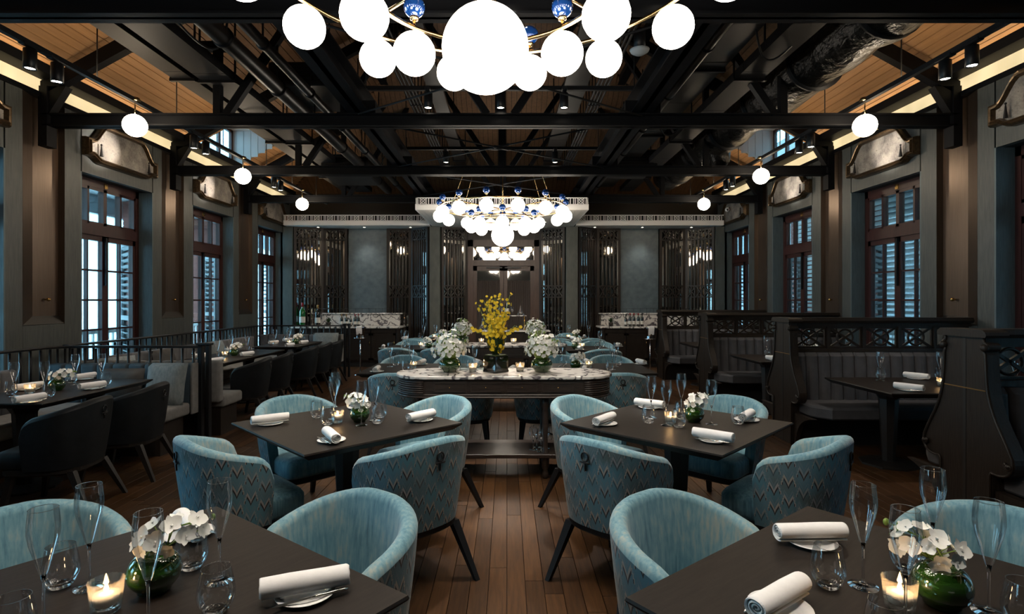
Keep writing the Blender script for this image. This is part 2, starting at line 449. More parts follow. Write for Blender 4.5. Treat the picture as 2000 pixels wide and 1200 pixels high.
# ---- roof: boarded slopes hipped at the far end
WC = [3.86+BAY*(k-1.5) for k in range(0, 6)]        # window bay centres
WC = [TR[0]+BAY*(k+.5)+.04 for k in range(-2, 4)]
DORM = (9.30, 10.75, 1.30)
def roof():
    half = CX-XL; zr = EAVE+SLOPE*half
    root = struct('ceiling', MB().add([(XL-.4,YF,EAVE+SLOPE*-.4+.06),(CX,YF,zr+.06),(XR+.4,YF,EAVE-.4*SLOPE+.06)],[(0,1,2)]), 'ceiling_gap')
    bk = MB(); d0, d1, dw = DORM; up = .05
    for s, X0 in ((1,XL),(-1,XR)):
        def P(a, y): return (X0+s*a, y, EAVE+SLOPE*a+up)
        bk.add([P(-.5,YF),P(dw,YF),P(dw,d0),P(-.5,d0)],[(0,1,2,3)])
        bk.add([P(-.5,d1),P(dw,d1),P(dw,YB-dw),P(-.5,YB+.5)],[(0,1,2,3)])
        bk.add([P(dw,YF),P(half,YF),P(half,YB-half),P(dw,YB-dw)],[(0,1,2,3)])
    bk.add([(XL-.5,YB+.5,EAVE-.5*SLOPE+up),(XR+.5,YB+.5,EAVE-.5*SLOPE+up),(CX,YB-half,zr+up)],[(0,1,2)])
    ob('roof_deck', bk, root, mat='ceiling_gap')
    cuts = [YF, 1.43]+TR+[99]
    st = MB(); dx = .0876; rows = int(half/dx); th = .02
    for s, X0 in ((1,XL),(-1,XR)):
        for j in range(rows):
            a0, a1 = j*dx, j*dx+dx-.010
            for q in range(len(cuts)-1):
                y0, y1 = cuts[q]+.002, min(cuts[q+1], YB-a1)-.002
                segs = [(y0,y1)]
                if a0 < dw-.02: segs = [(p,r) for p, r in ((y0,min(y1,d0)),(max(y0,d1),y1)) if r-p > .02]
                for p, r in segs:
                    if r-p < .05: continue
                    pts = []
                    for lift in (0, th):
                        pts.append([(X0+s*a, y, EAVE+SLOPE*a+lift) for a, y in ((a0,p),(a1,p),(a1,r),(a0,r))])
                    if j < 14 and q >= 1: ob('roof_board', MB().loft(pts), root, mat='ceiling_wood_lit')
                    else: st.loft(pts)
    tag(ob('roof_board_field', st, root, mat='ceiling_wood_shaded'), kind='stuff')
    # hip end, boards up the slope
    hp = MB(); n = int((XR-XL)/.10)
    for i in range(n):
        x0 = XL+i*.10; x1 = x0+.092; xm = (x0+x1)/2
        t = half-abs(xm-CX)
        if t < .1: continue
        pts = [[(x0,YB,EAVE+l),(x1,YB,EAVE+l),(x1,YB-t,EAVE+SLOPE*t+l),(x0,YB-t,EAVE+SLOPE*t+l)] for l in (0,th)]
        ob('hip_board', MB().loft(pts), root, mat='ceiling_wood_shaded')
    return root
ROOF = roof()
def dormer(s, X0, n):
    d0, d1, dw = DORM; zt = EAVE+SLOPE*dw
    root = struct('window_%d' % n, MB().box(*sorted((X0-s*.12,X0-s*.02)), d0, d1, 4.02, 4.12), 'window_wood')
    m = MB()
    for y0, y1 in ((d0-.03,d0),(d1,d1+.03)):
        m.prism([(X0-s*.12,4.12),(X0-s*.12,zt),(X0+s*dw,zt)], y0, y1, 'y')
    ob('dormer_cheek', m, root, mat='board_blue')
    for i in range(9):
        y = d1-.012; x = X0+s*(.03+i*.14); ht = EAVE+SLOPE*(.03+i*.14)
        if zt-ht > .03: ob('cheek_board', MB().box(*sorted((x,x+s*.13)), y, y+.012, ht+.03, zt), root, mat='board_blue')
    ob('dormer_soffit', MB().box(*sorted((X0-s*.12,X0+s*dw)), d0-.03, d1+.03, zt, zt+.04), root, mat='board_blue')
    f = MB(); a, b = sorted((X0-s*.10,X0-s*.05))
    for y in (d0,d0+.46,d0+.93,d1-.06): f.box(a,b,y,y+.06,4.12,zt)
    f.box(a,b,d0,d1,4.12,4.17); f.box(a,b,d0,d1,zt-.05,zt)
    ob('window_frame', f, root, mat='window_wood')
    for y in (d0+.06,d0+.52,d0+.99): ob('pane', MB().box(X0-s*.078,X0-s*.072,y,y+.40,4.17,zt-.05), root, mat='window_glass')
dormer(1, XL, 21); dormer(-1, XR, 22)

# ---- window walls
HW = .68; WT = 3.16
def side_wall(name, X0, s):
    # u = distance outwards from the face
    def bx(m, u0, u1, y0, y1, z0, z1):
        a, b = sorted((X0+s*u0, X0+s*u1)); return m.box(a, b, y0, y1, z0, z1)
    core = MB(); ys = [YF]+[v for c in WC for v in (c-HW, c+HW)]+[YB+.2]
    for i in range(0, len(ys), 2): bx(core, .08, .34, ys[i]+(.012 if i else 0), ys[i+1]-.012, 0, EAVE)
    for c in WC: bx(core, .08, .34, c-HW, c+HW, WT, EAVE); bx(core, .08, .34, c-HW, c+HW, 0, .06)
    root = struct(name, core, 'wall_core')
    ZT = 3.91
    for k, c in enumerate(WC):
        ob('panel', bx(MB(), 0, .08, c-HW, c+HW, WT, ZT), root, mat='wall_panel')
        rv = MB(); bx(rv, .0, .30, c+HW, c+HW+.02, .06, WT); ob('reveal', rv, root, mat='reveal_wood')
        rv = MB(); bx(rv, .0, .30, c-HW-.02, c-HW, .06, WT); ob('reveal', rv, root, mat='reveal_wood')
    for i in range(0, len(ys), 2):
        y0, y1 = ys[i]+.02, ys[i+1]-.02
        T = (y0+y1)/2-.02
        if y1-y0 > 1.0 and i not in (0, len(ys)-2) :
            a, b = T-.285, T+.285
            ob('panel', bx(MB(), 0, .08, y0, a-.003, 0, ZT), root, mat='wall_panel')
            ob('panel', bx(MB(), 0, .08, b+.003, y1, 0, ZT), root, mat='wall_panel')
            ob('panel', bx(MB(), 0, .08, a, b, 0, 1.27), root, mat='wall_panel')
            def q(*pts): return [(X0+s*u, y, z) for u, y, z in pts]
            m = MB().add(q((.07,T-.08,1.37),(.07,b-.01,1.37),(.07,b-.01,ZT),(.07,T-.08,ZT)),[(0,1,2,3)])
            ob('niche_back', m, root, mat='brushed_bronze')
            m = MB().add(q((0,a,1.275),(.07,T-.08,1.37),(.07,T-.08,ZT),(0,a,ZT)),[(0,1,2,3)])
            ob('niche_side', m, root, mat='brushed_bronze')
            m = MB().add(q((0,b,1.275),(.07,b-.01,1.37),(.07,b-.01,ZT),(0,b,ZT)),[(0,1,2,3)])
            ob('niche_side', m, root, mat='brushed_bronze')
            m = MB().add(q((0,a,1.275),(0,b,1.275),(.07,b-.01,1.37),(.07,T-.08,1.37)),[(0,1,2,3)])
            ob('niche_sill', m, root, mat='dark_sill')
            k = MB().sphere(.022, n=12, m=8).lathe([(.008,-.05),(.008,0)], 8)
            k.xf(Matrix.Translation((X0+s*.03, T+.09, 1.56)) @ Matrix.Rotation(-s*PI/2, 4, 'Y'))
            ob('knob', k, root, mat='brass')
        else:
            ob('panel', bx(MB(), 0, .08, ys[i], y1, 0, ZT), root, mat='wall_panel')
    return root
WL = side_wall('wall_left', XL, -1); WR = side_wall('wall_right', XR, 1)

def eaves(n, X0, s):   # lit cove, dark trim
    tr = struct('trim_%d' % n, MB().box(*sorted((X0-s*.30,X0+s*.02)), YF, YB-.1, 3.86, 3.915), 'steel_black')
    ob('cove_lip', MB().box(*sorted((X0+s*.205,X0+s*.22)), YF, YB-.2, 4.06, 4.165).box(*sorted((X0,X0+s*.21)), YF, YB-.2, 4.06, 4.075), tr, mat='steel_black')
    cuts = [YF,1.43]+TR+[YB-.25]
    for a, b in zip(cuts, cuts[1:]):
        ob('cove_panel', MB().box(*sorted((X0-s*.02,X0+s*.008)), a+.01, b-.01, 3.915, 4.06), tr, mat='cove_painted_glow')
    for a, b in zip(cuts, cuts[1:]):
        if DORM[0] < (a+b)/2 < DORM[1]: segs = [(a+.05, DORM[0]), (DORM[1], b-.05)]
        else: segs = [(a+.05, b-.05)]
        for p, r in segs: ob('led_strip', MB().box(*sorted((X0+s*.155,X0+s*.185)), p, r, 4.080, 4.090), tr, mat='led_strip')
eaves(1, XL, 1); eaves(2, XR, -1)

def window(n, X0, s, c, fine):
    def bx(m, u0, u1, y0, y1, z0, z1):
        a, b = sorted((X0+s*u0, X0+s*u1)); return m.box(a, b, y0, y1, z0, z1)
    y0, y1 = c-HW, c+HW; f = .07
    m = MB()
    bx(m,.20,.29,y0,y0+f,.06,WT); bx(m,.20,.29,y1-f,y1,.06,WT); bx(m,.20,.29,y0,y1,WT-.10,WT); bx(m,.20,.29,y0,y1,.06,.12)
    root = struct('window_%d' % n, m, 'window_wood')
    ob('transom_bar', bx(MB(), .18, .29, y0+f, y1-f, 2.42, 2.56), root, mat='window_wood')
    # top lights, four
    w4 = (2*HW-2*f)/4
    tm = MB(); bx(tm,.205,.28,y0+f,y1-f,2.56,2.60); bx(tm,.205,.28,y0+f,y1-f,WT-.14,WT-.10)
    for k in range(5):
        yy = y0+f+k*w4; h = .03 if k in (0,2,4) else .016
        bx(tm,.205,.28,max(yy-h,y0+f),min(yy+h,y1-f),2.56,WT-.10)
    ob('toplight_sash', tm, root, mat='window_wood')
    for k in range(4): ob('pane', bx(MB(),.24,.245,y0+f+k*w4,y0+f+(k+1)*w4,2.60,WT-.14), root, mat='window_glass')
    for a, b, d in ((y0+f, c, -1), (c, y1-f, 1)):
        lf = MB(); st = .058
        bx(lf,.205,.265,a,a+st,.12,2.42); bx(lf,.205,.265,b-st,b,.12,2.42); bx(lf,.205,.265,a,b,2.35,2.42); bx(lf,.205,.265,a,b,.12,.36)
        leaf = ob('door_leaf', lf, root, mat='window_wood')
        mu = MB(); mid = (a+b)/2
        bx(mu,.215,.26,mid-.012,mid+.012,.36,2.35)
        for k in range(1,5): bx(mu,.215,.26,a+st,b-st,.36+k*.398-.012,.36+k*.398+.012)
        ob('muntin', mu, leaf, mat='window_wood')
        for k in range(5):
            for p, r in ((a+st,mid),(mid,b-st)):
                ob('pane', bx(MB(),.235,.24,p,r,.36+k*.398,.36+(k+1)*.398), leaf, mat='window_glass')
        if d < 0 and fine:
            ob('latch', bx(MB(), .17,.20, b-.03, b-.01, 1.75, 2.40), leaf, mat='fixture_black')
    if fine: ob('number_plate', bx(MB(), .19,.20, c-.03, c+.03, WT-.085, WT-.015), root, mat='brass')
k = 1
for c in WC:
    window(k, XL, -1, c, c > 4); k += 1
for c in WC:
    window(k, XR, 1, c, c > 4); k += 1

# portals guide the sky light through the openings
for X0, s in ((XL,-1),(XR,1)):
    for c in WC:
        ld = bpy.data.lights.new('portal', 'AREA'); ld.shape = 'RECTANGLE'; ld.size = 3.1; ld.size_y = 1.36; ld.cycles.is_portal = True
        lo = bpy.data.objects.new('daylight_portal', ld); COL.objects.link(lo)
        lo.location = (X0+s*.36, c, 1.6); lo.rotation_euler = (0, PI/2 if s < 0 else -PI/2, 0); lo.rotation_euler = (0, -PI/2 if s < 0 else PI/2, 0)
# ---- back wall
ZS = 3.30
def back_wall():
    root = struct('wall_back', MB().box(XL-.3, XR+.3, YB+.10, YB+.35, 0, EAVE+.3), 'wall_core')
    ob('upper_band', MB().box(XL, XR, YB, YB+.1, ZS, EAVE+.1), root, mat='screen_wood')
    def pil(x0, x1, y0=YB-.45, mat='plaster_grey'):
        ob('pilaster', MB().cbox(x0, x1, y0, YB+.1, 0, ZS, .008), root, mat=mat)
    for x0, x1 in ((-5.30,-5.06),(-1.83,-1.58),(1.40,1.68),(4.93,5.15)): pil(x0, x1)
    for x0, x1 in ((-3.87,-2.93),(2.77,3.70)):
        ob('plaster_panel', MB().cbox(x0, x1, YB-.02, YB+.1, 0, ZS, .006), root, mat='plaster_teal')
    def screen(a, b):
        # slatted screen between two plan points, mirror behind it
        a = Vector((*a,0)); b = Vector((*b,0)); d = b-a; ln = d.length; ang = math.atan2(d.y, d.x)
        g = bpy.data.objects.new('lattice_screen', None); COL.objects.link(g); g.parent = root; g.location = a; g.rotation_euler = (0,0,ang)
        fr = MB(); w = .06
        fr.box(0,w,-.04,.03,0,ZS).box(ln-w,ln,-.04,.03,0,ZS).box(w,ln-w,-.04,.03,ZS-.05,ZS).box(w,ln-w,-.04,.03,0,.12)
        for z in (3.02, 1.90, 1.63): fr.box(w,ln-w,-.03,.0,z-.012,z+.012)
        ob('screen_frame', fr, g, mat='screen_wood')
        nb = max(3, int(round((ln-2*w)/.085))); st = (ln-2*w)/nb
        sl = MB().box(-.011,.011,-.03,-.005,.12,ZS-.05).mesh('slat','screen_wood')
        for i in range(1, nb): ob('slat', sl, g, loc=(w+i*st,0,0))
        nl = max(2, int(round((ln-2*w)/.16))); lw = (ln-2*w)/nl
        for z0, z1 in ((3.02,3.25),(1.63,1.90)):
            lt = MB()
            for i in range(nl):
                x0, x1 = w+i*lw, w+(i+1)*lw
                lt.bar((x0,-.035,z0),(x1,-.035,z1),.018,.012,(0,1,0)).bar((x0,-.035,z1),(x1,-.035,z0),.018,.012,(0,1,0))
            ob('fret_lattice', lt, g, mat='screen_wood')
        ob('mirror_panel', MB().box(.02,ln-.02,.03,.04,.05,ZS), g, mat='smoked_mirror')
    yb, yf = YB-.05, YB-.42
    for pts in (((-5.05,yf),(-4.47,yb)), ((-4.45,yb),(-3.88,yb)), ((-2.92,yb),(-2.33,yb)), ((-2.31,yb),(-1.85,yf)),
                ((-1.57,yf+.1),(-.97,yb)), ((.80,yb),(1.39,yf+.1)),
                ((1.70,yf),(2.17,yb)), ((2.19,yb),(2.76,yb)), ((3.71,yb),(4.33,yb)), ((4.35,yb),(4.92,yf))):
        screen(*pts)
    return root
WB = back_wall()
def door():
    y = YB-.02; x0, x1 = -.95, .79; c = (x0+x1)/2
    m = MB().box(x0,x0+.13,y-.06,y+.1,0,3.02).box(x1-.13,x1,y-.06,y+.1,0,3.02).box(x0,x1,y-.06,y+.1,2.86,3.02).box(x0+.13,x1-.13,y-.04,y+.08,2.39,2.53)
    r = struct('door_1', m, 'door_wood')
    ob('fanlight', MB().box(x0+.13,x1-.13,y+.02,y+.03,2.53,2.86), r, mat='smoked_mirror')
    ob('head_panel', MB().box(x0,x1,y-.02,y+.1,3.02,ZS), r, mat='screen_wood')
    for k in range(9): ob('fret_bar', MB().box(x0+.1+k*.19,x0+.118+k*.19,y-.05,y-.02,3.05,ZS-.02), r, mat='screen_wood')
    for a, b in ((x0+.13,c-.005),(c+.005,x1-.13)):
        lf = MB().box(a,a+.09,y-.03,y+.04,.02,2.38).box(b-.09,b,y-.03,y+.04,.02,2.38).box(a,b,y-.03,y+.04,2.27,2.38).box(a,b,y-.03,y+.04,.02,.35)
        o = ob('door_leaf', lf, r, mat='door_wood')
        ob('glass_panel', MB().box(a+.09,b-.09,y+.01,y+.02,.35,2.27), o, mat='smoked_mirror')
        n = 44; cur = [[],[]]
        for i in range(n+1):
            xx = a+.095+(b-a-.19)*i/n; yy = y-.012+.010*math.sin(i*PI/2.2)
            cur[0].append((xx,yy,.35)); cur[1].append((xx,yy,2.03))
        ob('curtain', MB().loft(cur, False, True, False), o, mat='curtain_brown')
        ob('closer_arm', MB().box(*( (c-.42,c-.03) if a < c-.1 else (c+.03,c+.42)), y-.07,y-.03,2.33,2.36), o, mat='fixture_black')
        hx = b-.045 if a < c-.1 else a+.045
        ob('handle', MB().tube([(hx,y-.04,1.0),(hx,y-.07,1.0),(hx,y-.07,1.3),(hx,y-.04,1.3)],.009), o, mat='brass')
door()
# ---- wall behind the camera
struct('wall_front', MB().box(XL-.3, XR+.3, YF-.2, YF, 0, 7.4), 'wall_panel')

# ---- white fretwork canopies over the far end
def fret_motif():
    m = MB(); a = .145; z0, z1 = 0, .115; t = .012
    m.bar((-a*.42,0,z0),(a*.42,0,z1),.010,t,(0,1,0)).bar((-a*.42,0,z1),(a*.42,0,z0),.010,t,(0,1,0))
    m.box(-a*.46,-a*.40,-t/2,t/2,z0,z1).box(a*.40,a*.46,-t/2,t/2,z0,z1)
    cir = [(.045*math.cos(q*PI/8),0,.0575+.045*math.sin(q*PI/8)) for q in range(16)]
    m.tube(cir,.006,5,True)
    for x in (-a*.95,-a*.72,a*.72): m.box(x-.007,x+.007,-t/2,t/2,z0,z1)
    return m
def canopy(n, x0, x1, y0, label):
    r = struct('trim_%d' % n, MB().box(x0,x1,y0,y0+.03,ZS,ZS+.105), 'white_paint')
    ob('top_rail', MB().box(x0,x1,y0,y0+.03,ZS+.225,ZS+.24).box(x0,x1,y0,y0+.035,ZS+.10,ZS+.112), r, mat='white_paint')
    me = fret_motif().mesh('fretwork','white_paint'); k = int((x1-x0)/.29); st = (x1-x0)/k
    for i in range(k): ob('fretwork', me, r, loc=(x0+(i+.5)*st, y0+.015, ZS+.111))
    if y0 < 12:
        for xx in (x0, x1-.03): ob('side_fascia', MB().box(xx,xx+.03,y0+.03,12.83,ZS,ZS+.105).box(xx,xx+.03,y0,12.83,ZS+.225,ZS+.24), r, mat='white_paint')
        k2 = int((12.83-y0)/.29)
        for i in range(k2):
            for xx in (x0+.015,x1-.015): ob('fretwork', me, r, loc=(xx, y0+.15+i*.29, ZS+.111), rot=PI/2)
    ob('backing', MB().box(x0+.05,x1-.05,y0+.10,y0+.12,ZS+.02,ZS+.24), r, mat='wall_core')
    kx = int((x1-x0)/.12); st = (x1-x0)/kx
    for i in range(kx): ob('soffit_board', MB().box(x0+i*st+.002,x0+(i+1)*st-.002,y0+.03,YB-.02 if y0 > 12 else YB,ZS-.005+(.006 if y0 < 12 else 0),ZS+.012), r, mat='ivory_paint')
canopy(11, -5.2, -1.80, 12.80, '')
canopy(12, -1.77, 1.58, 10.63, '')
canopy(13, 1.61, 5.05, 12.80, '')

# ---- verandahs outside
for n, X0, s in ((1,XL,-1),(2,XR,1)):
    side = 'left' if s < 0 else 'right'
    struct('terrace_ground_'+side, MB().box(*sorted((X0+s*.34,X0+s*2.6)), YF-4, YB+6, -.15, .02), 'verandah_grey')
    rf = struct('terrace_roof_'+side, MB().box(*sorted((X0+s*.34,X0+s*2.6)), YF-4, YB+6, 3.55, 3.65), 'shutter_paint')
    ob('roof_fascia', MB().box(*sorted((X0+s*2.5,X0+s*2.6)), YF-4, YB+6, 3.2, 3.55), rf, mat='shutter_paint')
WORD = ['second','third','fourth','fifth','sixth','seventh']
def shutter(X0, s, y, label, dirn):
    # louvred leaf folded square to the wall, hinged at y
    r = thing('louvred_shutter', label, 'shutter', (X0+s*.36, y, .1), (-s*dirn)*.80*(1), 'louvred shutters outside the windows')
    W, H = .66, 2.35; m = MB(); t = .035
    for u in (0, W-.05): m.box(*sorted((s*u,s*(u+.05))), -t/2, t/2, 0, H)
    for z in (0, H/2-.03, H-.07): m.box(*sorted((s*.05,s*(W-.05))), -t/2, t/2, z, z+.07)
    ob('frame', m, r, mat='shutter_paint')
    sl = MB().box(*sorted((s*.05,s*(W-.05))), -.028, .028, -.004, .004).mesh('slat','shutter_paint')
    n = 24
    for i in range(n):
        z = .10+i*(H-.2)/(n-1)
        if abs(z-H/2) < .05: continue
        ob('slat', sl, r, loc=(0,0,z), rot=(.6*dirn,0,0))
for i, c in enumerate(WC):
    if c < 4: continue
    nm = {5:'fourth'}.get(i)
    wn = ('second','third','fourth')[i-3] if i >= 3 else 'first'
    for X0, s, sd in ((XL,-1,'rail-side'),(XR,1,'booth-side')):
        for y, e, d in ((c-HW-.05,'near',1),(c+HW+.05,'far',-1)):
            shutter(X0, s, y, 'pale louvred shutter at %s edge of %s %s window' % (e, wn, sd), d)
def terrace(X0, s, sd):
    for i, c in enumerate(WC):
        if c < 4: continue
        y = c+BAY/2+.05; x = X0+s*2.2
        wn = ('second','third','fourth')[i-3] if i >= 3 else 'first'
        p = thing('brick_pier', 'red brick terrace pier beyond the %s %s window' % (wn, sd), 'pier', (x,y,0.02), 0, 'terrace brick piers')
        m = MB()
        for q in range(44): m.box(-.2,.2,-.2,.2,q*.08,q*.08+.072)
        ob('brick_courses', m.box(-.19,.19,-.19,.19,0,3.5), p, mat='brick_red')
        ob('plinth', MB().cbox(-.25,.25,-.25,.25,0,.3,.02), p, mat='verandah_grey')
        b = thing('terrace_balustrade', 'white terrace balustrade beyond the %s %s window' % (wn, sd), 'balustrade', (x,c,.02), 0, 'terrace balustrades')
        ob('handrail', MB().cbox(-.05,.05,-.95,.95,.92,1.0,.01), b, mat='white_paint')
        ob('bottom_rail', MB().cbox(-.04,.04,-.95,.95,.10,.16,.01), b, mat='white_paint')
        me = MB().box(-.015,.015,-.015,.015,.16,.92).mesh('baluster','white_paint')
        for k in range(15): ob('baluster', me, b, loc=(0,-.88+k*.1257,0))
terrace(XL, -1, 'rail-side'); terrace(XR, 1, 'booth-side')
# slatted blinds hanging at the booth-side terrace edge
for i, c in enumerate(WC):
    if c < 4: continue
    wn = ('second','third','fourth')[i-3] if i >= 3 else 'first'
    b = thing('slatted_blind', 'white slatted blind hung outside the %s booth-side window' % wn, 'blind', (XR+1.85,c,0), 0, 'terrace slatted blinds')
    ob('head_rail', MB().box(-.03,.03,-1.0,1.0,3.42,3.50), b, mat='shutter_paint')
    sl = MB().box(-.05,.05,-1.0,1.0,-.005,.005).mesh('slat','white_paint')
    for q in range(30): ob('slat', sl, b, loc=(0,0,.55+q*.098), rot=(0,.55,0))
    ob('ladder_cord', MB().box(-.004,.004,-.8,-.79,.5,3.45).box(-.004,.004,.79,.8,.5,3.45), b, mat='white_paint')
struct('added_dimming_wall', MB().box(XR+4.2, XR+4.5, YF-6, YB+9, -1, 7), 'verandah_grey')  # wall added beyond the terrace to cut daylight on the booth side
for x, y, nm in ((XL-1.6,10.6,'rail-side'),(XR+1.2,13.2,'booth-side')):
    q = thing('terrace_shrub', 'green potted shrub out on the %s terrace' % nm, 'shrub', (x,y,.02)); ob('pot', MB().lathe([(.15,0),(.2,.4),(.18,.4)],14), q, mat='verandah_grey')
    lf = MB()
    for k in range(1100):
        a, zz, rr = R.random()*2*PI, R.random(), R.random()**.5*.35
        p = Vector((rr*math.cos(a), rr*math.sin(a), .45+zz*1.0)); e = [Vector((R.uniform(-1,1),R.uniform(-1,1),R.uniform(-1,1)))*.035 for _ in range(3)]
        lf.add([p+e[0],p+e[1],p+e[2]],[(0,1,2)])
    tag(ob('foliage', lf, q, mat='leaf_dark'), kind='stuff')

# ================================================================== ROOF STEEL AND SERVICES
ZB = 3.53
ORD = ['nearest-to-door','third','second','first']
def truss(y, label):
    r = thing('roof_truss', label, 'truss', (0,y,0), 0, 'black steel roof trusses')
    half = CX-XL
    ob('tie_beam', MB().box(XL+.05,XR-.05,-.015,.015,ZB,ZB+.14).box(XL+.05,XR-.05,-.07,.07,ZB,ZB+.018).box(XL+.05,XR-.05,-.07,.07,ZB+.125,ZB+.14), r, mat='steel_black')
    for s, X0 in ((1,XL),(-1,XR)):
        def P(a, d): return (X0+s*a, 0, EAVE+SLOPE*a-d)
        ob('rafter', MB().bar(P(0,.20),P(half,.20),.10,.15), r, mat='steel_black')
        ob('bracket', MB().prism([(X0,3.50),(X0,3.98),(X0+s*.30,3.98)], -.05, .05, 'y').box(*sorted((X0,X0+s*.10)),-.07,.07,3.30,3.98), r, mat='steel_black')
        ob('collar', MB().box(*sorted((X0+s*.95,X0+s*2.2)), -.04,.04,4.40,4.50), r, mat='steel_black')
        ob('strut', MB().bar(P(2.0,.22),(X0+s*2.0,0,ZB+.14),.08,.08).bar((X0+s*2.1,0,ZB+.14),P(3.6,.22),.08,.08), r, mat='steel_black')
        ob('strut', MB().bar((CX-s*.15,0,ZB+.14),P(3.6,.22),.08,.08), r, mat='steel_black')
        gus = MB().box(X0+s*3.6-.2,X0+s*3.6+.2,-.02,.02,ZB+.14,ZB+.3); ob('gusset', gus, r, mat='steel_black')
    ob('king_post', MB().box(CX-.06,CX+.06,-.05,.05,ZB+.14,EAVE+SLOPE*half-.2), r, mat='steel_black')
for y, lb in zip(TR, ('black steel truss right above the near chandelier','black steel truss carrying three spotlights above the marble console','black steel truss in front of the far chandelier','black steel truss over the white fretwork canopy')):
    truss(y, lb.replace('right above','behind'))
truss(TR[0]-BAY, 'black steel truss overhead beyond the top of the view')

def beam(x, w, z0, z1, label, mat='steel_black', name='roof_beam', cat='beam'):
    r = thing(name, label, cat, (x,0,0), 0, 'long roof beams')
    ob('web', MB().box(-w*.12,w*.12,YF,YB-1.2,z0,z1), r, mat=mat)
    ob('flange', MB().box(-w/2,w/2,YF,YB-1.2,z0,z0+.02), r, mat=mat); ob('flange', MB().box(-w/2,w/2,YF,YB-1.2,z1-.02,z1), r, mat=mat)
beam(CX-1.6, .24, ZB+.14, ZB+.38, 'long black steel beam over the rail side of the aisle')
beam(CX+1.6, .24, ZB+.14, ZB+.38, 'long black steel beam over the booth side of the aisle')
for s, X0, sd in ((1,XL,'rail-side'),(-1,XR,'booth-side')):
    for a, nm in ((1.18,'lower'),(3.0,'upper')):
        r = thing('roof_purlin', '%s black purlin under the %s roof slope' % (nm, sd), 'beam', (0,0,0), 0, 'roof purlins')
        x = X0+s*a; z = EAVE+SLOPE*a
        ob('web', MB().box(x-.04,x+.04,YF,YB-a-.1,z-.18,z-.03), r, mat='steel_black')
        ob('flange', MB().box(x-.07,x+.07,YF,YB-a-.1,z-.20,z-.18), r, mat='steel_black')
def rods(y0, y1, wn):
    for k, (xa, xb) in enumerate(((CX-1.6,CX+1.6),(CX+1.6,CX-1.6))):
        z = ZB+.10+k*.025
        r = thing('bracing_rod', 'thin steel bracing rod %s across %s' % ('slanting to the booths' if k == 0 else 'slanting to the rail', wn), 'rod', (0,0,0), 0, 'diagonal bracing rods')
        ob('rod_shaft', MB().tube([(xa,y0+.08,z),(xb,y1-.08,z)],.011,8), r, mat='duct_grey')
        ob('turnbuckle', MB().tube([((xa+xb)/2+(xb-xa)*.03*q,(y0+y1)/2+(y1-y0)*.03*q,z) for q in (-1,1)],.02,8), r, mat='duct_grey')
for k, wn in enumerate(('the bay above the middle tables','the bay before the far chandelier','the far chandelier bay')):
    rods(TR[k], TR[k+1], wn)
def duct_flat(x0, x1, z0, z1, label, y0=YF, y1=YB-1.0, mat='duct_grey'):
    r = thing('cable_tray', label, 'cable tray', (0,0,0), 0, 'ceiling trays and ducts')
    cuts = [y0+k*1.22 for k in range(int((y1-y0)/1.22)+1)]
    for a in cuts: ob('tray_length', MB().box(x0,x1,a+.004,min(a+1.216,y1),z0,z1), r, mat=mat)
    for y in TR: ob('hanger', MB().box(x0-.03,x1+.03,y-.18,y-.14,z0-.03,z0).box(x0-.03,x0-.015,y-.17,y-.15,z0,z1+.6).box(x1+.015,x1+.03,y-.17,y-.15,z0,z1+.6), r, mat='steel_black')
duct_flat(-3.72,-3.50,4.02,4.10,'grey flat cable tray next to the rail-side ceiling boards')
duct_flat(-3.40,-3.05,4.00,4.10,'wide grey cable tray second in from the rail-side boards')
duct_flat(2.55,2.85,4.02,4.12,'grey cable tray beside the foil duct')
duct_flat(2.10,2.40,4.12,4.22,'dark cable tray next to the booth-side aisle beam', mat='pipe_black')
duct_flat(-1.05,-.85,4.35,4.40,'narrow slotted tray inside the rail-side aisle beam', mat='pipe_black')
duct_flat(.75,1.05,4.35,4.40,'narrow slotted tray inside the booth-side aisle beam', mat='pipe_black')
def pipe(x, z, r, label, mat='pipe_black', y0=YF, y1=YB-1.3, wob=0):
    o = thing('ceiling_pipe', label, 'pipe', (0,0,0), 0, 'pipes and ducts under the roof')
    n = 14; pts = [(x+wob*math.sin(i*.9), y0+(y1-y0)*i/n, z) for i in range(n+1)]
    ob('pipe_run', MB().tube(pts, r, 14), o, mat=mat)
    for y in TR+[(a+b)/2 for a, b in zip(TR, TR[1:])]:
        ob('clamp', MB().tube([(x,y-.02,z),(x,y+.02,z)], r*1.12+.004, 14).box(x-.006,x+.006,y-.01,y+.01,z+r,z+.8), o, mat='steel_black')
pipe(-2.62,3.98,.085,'thick black pipe beside the wide grey tray')
pipe(-2.25,3.92,.05,'slim black pipe second from the rail-side aisle beam')
pipe(-2.03,4.05,.06,'black pipe hugging the rail-side aisle beam')
pipe(1.85,3.90,.055,'long bronze-lit pipe near the booth-side aisle beam')
for q in range(4): pipe(1.12+q*.045,4.22,.016,('first','second','third','fourth')[q]+' of four thin conduits inside the booth-side beam','duct_grey')
for q in range(4): pipe(-1.30+q*.045,4.22,.016,('first','second','third','fourth')[q]+' of four thin conduits inside the rail-side beam','duct_grey')
